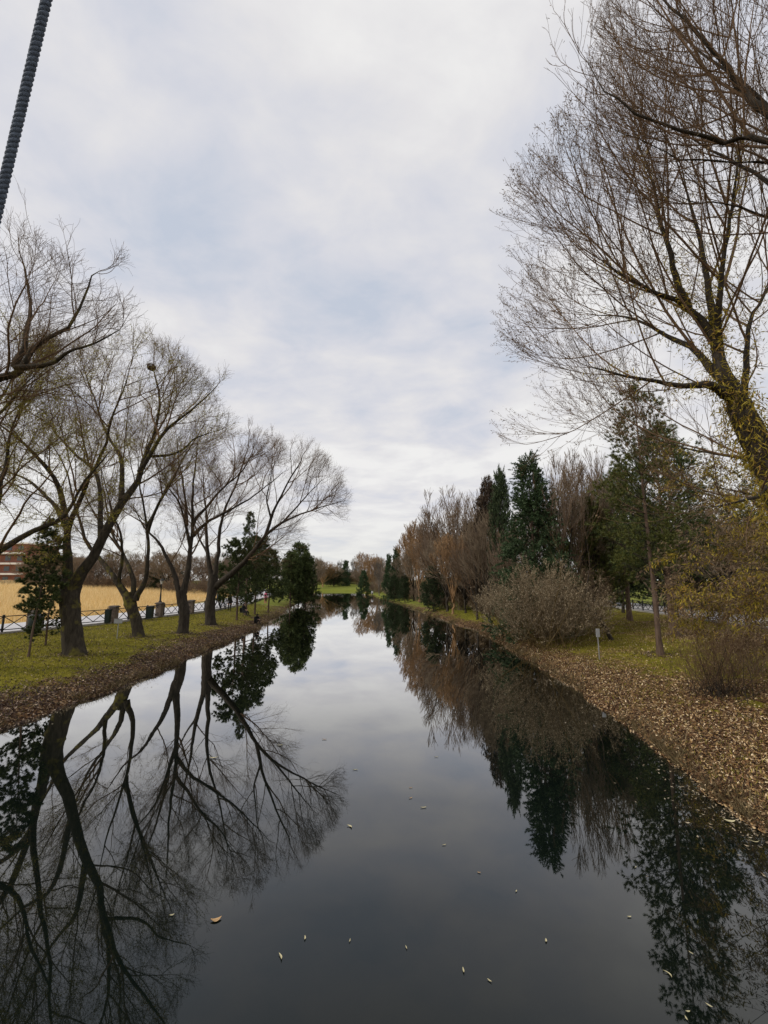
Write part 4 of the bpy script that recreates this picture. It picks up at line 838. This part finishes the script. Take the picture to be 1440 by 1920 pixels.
# ------------------------------------------------------------------ people
SKIN = simple('skin', (.45, .27, .20), .6, 0, .05); HAIR = simple('dark_hair', (.02, .014, .01), .7, 0, .2)
def clothes(n, c): return simple(n, c, .85, 0, .2, 12)
def person_mesh(pose, seed=0):
    """a connected skeleton skinned into one continuous body; returns mesh"""
    J = {'pelvis': (0, 0, .95), 'waist': (0, 0, 1.10), 'chest': (0, 0, 1.32), 'neck': (0, 0, 1.47), 'head': (0, -.015, 1.56), 'crown': (0, -.01, 1.68),
         'sl': (-.18, 0, 1.40), 'sr': (.18, 0, 1.40), 'el': (-.23, .02, 1.13), 'er': (.23, .02, 1.13), 'wl': (-.24, -.06, .88), 'wr': (.24, -.06, .88), 'pl': (-.24, -.08, .81), 'pr': (.24, -.08, .81),
         'hl': (-.09, 0, .91), 'hr': (.09, 0, .91), 'kl': (-.10, -.02, .50), 'kr': (.10, -.02, .50), 'al': (-.10, .02, .09), 'ar': (.10, .02, .09), 'tl': (-.11, -.14, .04), 'tr': (.11, -.14, .04)}
    J.update(pose)
    Rr = {'pelvis': (.15, .115), 'waist': (.14, .105), 'chest': (.165, .12), 'neck': (.06, .06), 'head': (.085, .095), 'crown': (.075, .085), 'sl': (.075, .075), 'sr': (.075, .075), 'el': (.05, .05), 'er': (.05, .05),
          'wl': (.032, .032), 'wr': (.032, .032), 'pl': (.035, .022), 'pr': (.035, .022), 'hl': (.10, .10), 'hr': (.10, .10), 'kl': (.065, .065), 'kr': (.065, .065), 'al': (.045, .045), 'ar': (.045, .045), 'tl': (.04, .03), 'tr': (.04, .03)}
    E = [('pelvis', 'waist'), ('waist', 'chest'), ('chest', 'neck'), ('neck', 'head'), ('head', 'crown'), ('chest', 'sl'), ('chest', 'sr'), ('sl', 'el'), ('sr', 'er'), ('el', 'wl'), ('er', 'wr'), ('wl', 'pl'), ('wr', 'pr'),
         ('pelvis', 'hl'), ('pelvis', 'hr'), ('hl', 'kl'), ('hr', 'kr'), ('kl', 'al'), ('kr', 'ar'), ('al', 'tl'), ('ar', 'tr')]
    names = list(J); vs = [Vector(J[n]) for n in names]; ed = [(names.index(a), names.index(b_)) for a, b_ in E]; rad = [Rr[n] for n in names]
    for s, w_, p_ in ((-1, 'wl', 'pl'), (1, 'wr', 'pr')):
        pp = Vector(J[p_]); dr = (pp - Vector(J[w_])).normalized(); side = Vector((0, 1, 0)) if abs(dr.y) < .8 else Vector((1, 0, 0)); ip = names.index(p_)
        for f in range(5):
            k = len(vs); off = side * ((f - 1.5) * .02) if f < 4 else side * -.045; l = (.075, .085, .08, .062, .045)[f]
            vs += [pp + off + dr * (.035 if f < 4 else -.01), pp + off * 1.1 + dr * (.035 + l * .55 if f < 4 else .02), pp + off * 1.1 + dr * (.035 + l if f < 4 else .045) + Vector((-s * .012, 0, 0))]
            rad += [(.009, .009), (.0085, .0085), (.007, .007)]; ed += [(ip, k), (k, k + 1), (k + 1, k + 2)]
    me = bpy.data.meshes.new('tmp'); me.from_pydata([tuple(v) for v in vs], ed, []); o = bpy.data.objects.new('tmp', me); col.objects.link(o)
    sk = o.modifiers.new('s', 'SKIN'); sk.use_smooth_shade = True
    for i, r_ in enumerate(rad): me.skin_vertices[0].data[i].radius = r_; me.skin_vertices[0].data[i].use_root = (i == 0)
    ss = o.modifiers.new('d', 'SUBSURF'); ss.levels = 1
    dg = bpy.context.evaluated_depsgraph_get(); dg.update(); res = bpy.data.meshes.new_from_object(o.evaluated_get(dg)); bpy.data.objects.remove(o); return res, J
STAND = {}
WALK = {'kl': (-.10, -.16, .52), 'al': (-.10, -.20, .10), 'tl': (-.11, -.36, .06), 'kr': (.10, .06, .50), 'ar': (.10, .28, .14), 'tr': (.11, .16, .05), 'el': (-.24, .12, 1.15), 'wl': (-.24, .12, .90), 'pl': (-.24, .10, .83), 'er': (.24, -.06, 1.15), 'wr': (.22, -.22, .95), 'pr': (.22, -.27, .90)}
SIT = {'pelvis': (0, 0, .50), 'waist': (0, .03, .66), 'chest': (0, .02, .88), 'neck': (0, -.02, 1.02), 'head': (0, -.06, 1.11), 'crown': (0, -.06, 1.23), 'sl': (-.18, .01, .95), 'sr': (.18, .01, .95), 'el': (-.22, -.08, .72), 'er': (.22, -.08, .72),
       'wl': (-.12, -.30, .66), 'wr': (.12, -.30, .66), 'pl': (-.09, -.36, .64), 'pr': (.09, -.36, .64), 'hl': (-.10, -.06, .48), 'hr': (.10, -.06, .48), 'kl': (-.12, -.46, .50), 'kr': (.12, -.46, .50), 'al': (-.12, -.62, .09), 'ar': (.12, -.62, .09), 'tl': (-.12, -.77, .05), 'tr': (.12, -.77, .05)}
CROUCH = {'pelvis': (0, .08, .16), 'waist': (0, .03, .32), 'chest': (0, -.08, .52), 'neck': (0, -.16, .64), 'head': (0, -.22, .71), 'crown': (0, -.25, .82), 'sl': (-.18, -.08, .58), 'sr': (.18, -.08, .58), 'el': (-.24, -.24, .42), 'er': (.24, -.24, .42),
          'wl': (-.12, -.42, .44), 'wr': (.12, -.42, .44), 'pl': (-.07, -.46, .42), 'pr': (.07, -.46, .42), 'hl': (-.10, .02, .14), 'hr': (.10, .02, .14), 'kl': (-.14, -.32, .46), 'kr': (.14, -.32, .46), 'al': (-.13, -.42, .08), 'ar': (.13, -.42, .08), 'tl': (-.13, -.57, .04), 'tr': (.13, -.57, .04)}
def person(pose, label, x, y, rz, coat, legs, hair=None, group=None, scale=1.0):
    z = G(x, y); z = max(z, .95) if x < float(np.interp(y, FLY, FLX)) else z
    r = empty('person', (x, y, z), label, 'person', group, rz); r.scale = (scale,) * 3
    me, J = person_mesh(pose); me.name = 'body'; me.materials.clear()
    for mt in (SKIN, coat, legs): me.materials.append(mt)
    n = Vector(J['neck']); wz = {k: Vector(J[k]) for k in J}
    hips = Vector(J['pelvis'])
    for p in me.polygons:
        c = p.center; ds = {k: (c - wz[k]).length for k in wz}; k = min(ds, key=ds.get)
        if k in ('head', 'crown') or k in ('pl', 'pr'): p.material_index = 0
        elif k in ('kl', 'kr', 'al', 'ar', 'tl', 'tr', 'hl', 'hr'): p.material_index = 2
        else: p.material_index = 1
        if c.z < .5 * J['pelvis'][2] and k in ('pl', 'pr', 'wl', 'wr') and ds[k] > .2: p.material_index = 2
    o = bpy.data.objects.new('body', me); col.objects.link(o); o.parent = r
    hd = (wz['head'] + wz['crown']) / 2; m = MB(); nv = []
    prof = [(.0, .115), (.06, .105), (.092, .06), (.104, 0), (.100, -.06), (.09, -.10)]
    k = len(prof); a = np.linspace(0, 2 * math.pi, 14, endpoint=False); V = []
    for rr_, zz in prof:
        for t_ in a:
            f = 1.0 if not (math.sin(t_) < -.3 and zz < .03) else .72      # pulled in over the face
            V.append((rr_ * math.cos(t_) * f, rr_ * math.sin(t_) * f * 1.08 + .012, zz))
    V = np.array(V) + np.array(hd); m.add(V, [(i * 14 + j, (i + 1) * 14 + j, (i + 1) * 14 + (j + 1) % 14, i * 14 + (j + 1) % 14) for i in range(k - 1) for j in range(14)])
    m.build('hair', hair or HAIR, r, smooth=True)
    fm = MB(); fm.lathe((0, 0, 0), [(.0, .0), (.012, -.004), (.016, -.02), (.0, -.028)], 6); fv = fm.v[0]; fm.v[0] = fv + np.array(wz['head']) + np.array((0, -.1, .02)); fm.build('nose', SKIN, r)
    em = MB()
    for sx in (-.032, .032): em.box(np.array(wz['head']) + np.array((sx, -.088, .045)), (.022, .012, .012))
    em.build('eyes', HAIR, r)
    return r
BLK = clothes('black_cloth', (.012, .012, .014)); NAVY = clothes('navy_cloth', (.02, .025, .04)); PINK = clothes('pink_cloth', (.55, .10, .18)); WHT = clothes('white_cloth', (.6, .6, .62)); GRY = clothes('grey_cloth', (.10, .10, .11)); DEN = clothes('denim', (.03, .045, .08))
def at(px, py, d): q = P(px, py, d); return float(q[0]), float(d)
x, y = at(480, 1163, 38.5); person(CROUCH, 'person in black crouching alone on the grass at the left bank edge', x, y, .8, BLK, BLK)
x, y = at(456, 1150, 42.5); person(SIT, 'person in black sitting with legs stretched toward the canal, left bank', x, y, 1.2, BLK, BLK)
r = empty('camp_chair', (x, y, G(x, y)), 'low dark folding chair under the seated person on the left bank', 'chair', rz=1.2); m = MB()
m.box((0, .02, .37), (.46, .44, .03)); m.build('seat', M_iron, r); m = MB(); m.box((0, .25, .62), (.46, .03, .42)); m.build('backrest', M_iron, r)
for sx in (-.21, .21):
    for sy in (-.17, .2): m = MB(); m.bar((sx, sy, 0), (sx, sy, .355), .025); m.build('leg', M_iron, r)
x, y = at(418, 1141, 48); person(WALK, 'person in dark coat walking on the left path just right of the last willow trunk', x, y, -.6, BLK, NAVY)
x, y = at(430, 1141, 47); person(STAND, 'person in black standing beside the walkers under the dark pines', x, y, .4, BLK, BLK)
x, y = at(407, 1141, 50); person(WALK, 'person in dark clothes partly hidden behind the last willow trunk', x, y, 2.4, NAVY, BLK)
x, y = at(498, 1128, 64); person(STAND, 'person in a pink patterned coat beyond the left pines', x, y, .2, PINK, PINK)
x, y = at(530, 1122, 75); person(WALK, 'person in a navy coat with a white cap between the two left pine groups', x, y, .3, NAVY, DEN, WHT)
x, y = at(698, 1107, 108); person(STAND, 'person in a pale top standing by the far birch', x, y, .3, WHT, NAVY)

# ------------------------------------------------------------------ cable of the bridge
A = P(101, -60, 1.1); B = P(-22, 470, 1.22); dvec = (B - A) / np.linalg.norm(B - A); A0 = A - dvec * 3.5; B0 = B + dvec * 3.2
Lc = np.linalg.norm(B0 - A0); n = int(Lc / .006); s = np.linspace(0, Lc, n); u1 = unit(np.cross(dvec, np.array((0, 1., .1)))); u2 = np.cross(dvec, u1)
r = empty('bridge_cable', A0, 'thick dark grey twisted cable crossing the upper left corner', 'cable')
mcab = simple('grey_blue_fibre', (.13, .16, .21), .75, 0, .35, 60, .8)
for k in range(3):
    ph = s / .052 * 6.283 / 1.0 + k * 6.283 / 3; pts = A0 + np.outer(s, dvec) + .0066 * (np.outer(np.cos(ph), u1) + np.outer(np.sin(ph), u2))
    m = MB(); tubes(m, pts[None], np.full((1, n), .0084), 10); m.build('strand', mcab, r, A0, smooth=True)

# ------------------------------------------------------------------ ground cover
rng = np.random.RandomState(77)
def scatter(n, x0, x1, y0, y1, prob):
    x = rng.uniform(x0, x1, n); y = y0 + (y1 - y0) * rng.rand(n) ** 1.35; k = rng.rand(n) < prob(x, y); return x[k], y[k]
def leaf_mesh(x, y, z, size, m, tilt=.45):
    n = len(x); a = rng.rand(n) * 6.283; d = np.stack([np.cos(a), np.sin(a), rng.normal(size=n) * tilt], -1); w_ = np.stack([-np.sin(a), np.cos(a), rng.normal(size=n) * tilt], -1)
    l = rng.uniform(.45, 1.5, n)[:, None] * size; ww = l * rng.uniform(.16, .6, n)[:, None]; c = np.stack([x, y, z], -1)
    cu = np.zeros((n, 3)); cu[:, 2] = rng.uniform(0, .25, n) * l[:, 0]
    V = np.stack([c - d * l / 2 + cu, c + w_ * ww / 2, c + d * l / 2 + cu, c - w_ * ww / 2], 1); m.add(V, np.arange(n * 4).reshape(n, 4))
def lprob(x, y):
    la = litter_amount(x, y); return np.clip((la + .9 * vnoise(x, y, 1.1) + .5 * vnoise(x, y, .4) + .5 * vnoise(x, y, 2.7)) * 1.3 - .1, .17, 1)
m = MB(); x, y = scatter(430000, 5.2, 22, 4.5, 34, lambda x, y: lprob(x, y) * (sdist(x, y)[1] > -.12))
leaf_mesh(x, y, np.maximum(gz(x, y), 0) + .018, .058, m)
tag(m.build('fallen_leaves', M_litter), 'brown and gold fallen leaves covering the right bank', 'leaves', kind='stuff')
m = MB()
for bx_, by_, _z in (b1, b2, b3, b4, bp, bp2, bw):
    a_ = rng.rand(700) * 6.283; q_ = .35 + rng.exponential(.45, 700); x = bx_ + q_ * np.cos(a_); y = by_ + q_ * np.sin(a_); leaf_mesh(x, y, gz(x, y) + .03, .075, m)
x, y = scatter(260000, -24, -9.0, 10, 62, lambda x, y: lprob(x, y) * (sdist(x, y)[0] > -.12) * (x > np.interp(y, FLY, FLX)))
leaf_mesh(x, y, np.maximum(gz(x, y), 0) + .018, .075, m)
tag(m.build('fallen_leaves', M_litter_d), 'brown fallen leaves along the left bank', 'leaves', kind='stuff')
def grass_mesh(x, y, z, h, wdt, m, lean=.5):
    n = len(x); a = rng.rand(n) * 6.283; w_ = np.stack([np.cos(a), np.sin(a), 0 * a], -1) * wdt; c = np.stack([x, y, z], -1); hh = h * rng.uniform(.5, 1.2, n)
    tip = c + np.stack([rng.normal(size=n) * lean * hh, rng.normal(size=n) * lean * hh, hh], -1); V = np.stack([c - w_, c + w_, tip], 1); m.add(V, np.arange(n * 3).reshape(n, 3))
m = MB()
x, y = scatter(260000, -25, -9.6, 10, 60, lambda x, y: np.clip(1.05 - litter_amount(x, y) * 1.1, .06, 1) * (sdist(x, y)[0] > .15) * (x > np.interp(y, FLY, FLX) + .15)); grass_mesh(x, y, gz(x, y) - .01, .09, .009, m)
x, y = scatter(260000, 6.4, 24.5, 5, 60, lambda x, y: np.clip(1.0 - litter_amount(x, y) * 1.0 + 1.5 * vnoise(x, y, 2.2), .15, 1) * (sdist(x, y)[1] > .15)); grass_mesh(x, y, gz(x, y) - .01, .09, .009, m)
tag(m.build('grass', M_grass), 'short green grass on both banks', 'grass', kind='stuff')
# ragged dry grass hanging over the water's edge
m = MB()
for side in (0, 1):
    yy = 3 + 120 * rng.rand(26000) ** 1.5; en = edge_noise(yy); clump = vnoise(yy, 0 * yy + side * 50, .7) + .6 * vnoise(yy, 0 * yy + side * 50, 4); k = rng.rand(len(yy)) < np.clip(.35 + clump * 1.6, .03, 1); yy = yy[k]; en = en[k]
    off = rng.exponential(.13, len(yy)) + .0; xx = (np.interp(yy, YL, XL) + en - off) if side == 0 else (np.interp(yy, YR, XR) + en * .9 + off)
    grass_mesh(xx, yy, np.maximum(gz(xx, yy), 0) - .01, .19, .010, m, .75)
M_drygrass = leafmat('dry_edge_grass', [(0, (.05, .04, .02)), (.5, (.14, .10, .045)), (1, (.30, .23, .12))], trans=.2)
tag(m.build('edge_grass', M_drygrass), 'ragged dry grass fringe along the waterline', 'grass', kind='stuff')
# golden reed field
m = MB(); n = 330000; x = -26 - 100 * rng.rand(n) ** 1.3; y = rng.uniform(14, 125, n); fl = np.interp(y, FLY, FLX) - 7.6 - x; k = (fl > 0) & (fl < 60); x, y, fl = x[k], y[k], fl[k]
hh = .55 + .5 * np.clip(fl / 12, 0, 1); k = rng.rand(len(x)) < np.clip(.75 + vnoise(x, y, 6), .2, 1); grass_mesh(x[k], y[k], gz(x[k], y[k]) - .02, hh[k], .03, m, .28)
tag(m.build('dry_reeds', M_reed), 'golden dry reeds filling the field behind the left path', 'reeds', kind='stuff')
# leaf scum drifting beside the banks
m = MB(); yy = 5 + 60 * rng.rand(13000) ** 1.3; sc_n = rng.rand(len(yy)); k = rng.rand(len(yy)) < np.clip(vnoise(yy, 0 * yy, 1.5) * 2.2 + .25, .02, 1); yy = yy[k]
off = rng.exponential(.33, len(yy)); rt = rng.rand(len(yy)) < .5; xx = np.where(rt, np.interp(yy, YR, XR) - off + edge_noise(yy) * .9, np.interp(yy, YL, XL) + off + edge_noise(yy))
leaf_mesh(xx, yy, np.full(len(xx), .006), .055, m, .05); tag(m.build('drifting_leaves', M_catkin), 'pale leaves drifting on the water close to the banks', 'leaves', kind='stuff')

# ------------------------------------------------------------------ single floating leaves
M_fleaf = simple('pale_floating_leaf', (.50, .45, .27), .5, 0, .25, 30); M_fleafb = simple('brown_floating_leaf', (.42, .27, .13), .5, 0, .3, 30)
def floating(px, py, size, ang, label, mat, width=.28, curl=.35):
    b_ = (960 - py) / F; e_ = math.atan(b_) + PITCH; d = CAMZ / math.tan(-e_); q = P(px, py, d); K = 8
    size *= .72; m = MB(); V = []
    for i in range(K + 1):
        s_ = i / K; w_ = math.sin(math.pi * min(1, s_ * .95 + .02)) ** .8 * width * size / 2; bx_ = (s_ - .5) * size; by_ = curl * size * ((s_ - .5) ** 2) ; zz = .004 + .16 * size * (abs(s_ - .5) ** 2) * 4 * .6
        for sgn in (-1, 0, 1): V.append((bx_, by_ + sgn * w_, zz + (abs(sgn) * .05 * size)))
    for i in range(K):
        for j in range(2): pass
    f = [(i * 3 + j, (i + 1) * 3 + j, (i + 1) * 3 + j + 1, i * 3 + j + 1) for i in range(K) for j in range(2)]
    V = np.array(V); m.add(np.concatenate([V, V - (0, 0, .002)]), f + [tuple(reversed([q_ + len(V) for q_ in ff])) for ff in f])
    o = m.build('floating_leaf', mat, smooth=True); o.location = (float(q[0]), d, .003); o.rotation_euler = (0, 0, ang); return tag(o, label, 'leaf', 'leaves floating on the canal')
for a_ in [(405, 1727, .17, .35, 'largest curled brown leaf floating among the left tree reflections', M_fleafb, .45, .8), (527, 1795, .13, 2.1, 'bright curved willow leaf floating on open water, lower left', M_fleaf, .2, .5),
        (572, 1760, .08, 1.7, 'small white leaf above right of the bright curved leaf', M_fleaf, .3, .3), (656, 1765, .07, 1.4, 'tiny faint leaf near the lower middle', M_fleaf, .2, .3), (762, 1778, .07, 1.9, 'tiny slanted leaf right of the lower middle', M_fleaf, .2, .3),
        (869, 1821, .09, 1.6, 'upright narrow white leaf in the lower right of open water', M_fleaf, .25, .1), (918, 1840, .07, 2.4, 'thin slanted leaf beside the upright narrow white leaf', M_fleaf, .25, .1), (1024, 1765, .07, 1.2, 'small leaf just left of the dark pine reflection', M_fleaf, .4, .3),
        (898, 1637, .07, -.4, 'reddish leaf floating alone in the middle right water', M_fleafb, .3, .2), (657, 1550, .15, 2.4, 'pale pair shaped leaf at the tip of the left tree reflections', M_fleaf, .3, .9), (794, 1515, .15, .1, 'wide pale leaf in the centre of the canal', M_fleaf, .2, .2),
        (666, 1444, .16, 0, 'flat pale leaf in the canal, upper one left of centre', M_fleaf, .15, .1), (818, 1420, .13, 0, 'flat pale leaf in the canal nearest the right reflections', M_fleaf, .15, .1), (608, 1387, .16, 0, 'dull leaf beside the tip of the left reflections, far one', M_fleafb, .2, .1),
        (833, 1585, .09, .2, 'small faint leaf right of centre', M_fleaf, .2, .2), (968, 1672, .06, .9, 'tiny pale leaf beside the spruce reflection', M_fleaf, .3, .2), (400, 1422, .26, .1, 'long pale leaf among the left reflections, upper one', M_fleaf, .22, .2),
        (322, 1717, .08, .3, 'small green leaf left of the largest curled leaf', M_fleaf, .3, .3), (1256, 1828, .13, 1.9, 'green hooked leaf on the pine top reflection, lower right', M_fleaf, .16, 1.4), (1180, 1720, .07, 0, 'short white leaf in the lower right reflections, left one', M_fleaf, .35, 0),
        (1290, 1898, .06, 0, 'short white leaf at the lower right bottom edge', M_fleaf, .35, 0), (1287, 1911, .06, 1.5, 'tiny white leaf at the bottom edge below the short white one', M_fleaf, .3, 0), (1330, 1887, .08, 2.3, 'thin slanted white leaf near the lower right corner', M_fleaf, .25, .2),
        (1296, 1788, .07, 2.2, 'slim pale leaf right of the pine top reflection', M_fleaf, .2, .1), (1368, 1541, .24, -.35, 'large pale green leaf floating close to the right bank', M_fleaf, .4, .3), (1416, 1580, .2, -.3, 'long thin pale twig leaf near the right edge', M_fleaf, .12, .9),
        (1192, 1627, .07, .6, 'faint tiny leaf in the dark right reflections', M_fleaf, .2, .2), (770, 1478, .1, 0, 'faint leaf left of centre, small', M_fleafb, .2, .2), (770, 1497, .1, .4, 'dark speck like leaf above the wide centre leaf', M_fleafb, .3, .2), (525, 1398, .2, .1, 'pale sliver leaf between left branches reflection', M_fleaf, .12, .1)]:
    floating(*a_)
print('polys', sum(len(o.data.polygons) for o in scene.objects if o.type == 'MESH'), 'unique', sum(len(m_.polygons) for m_ in bpy.data.meshes))
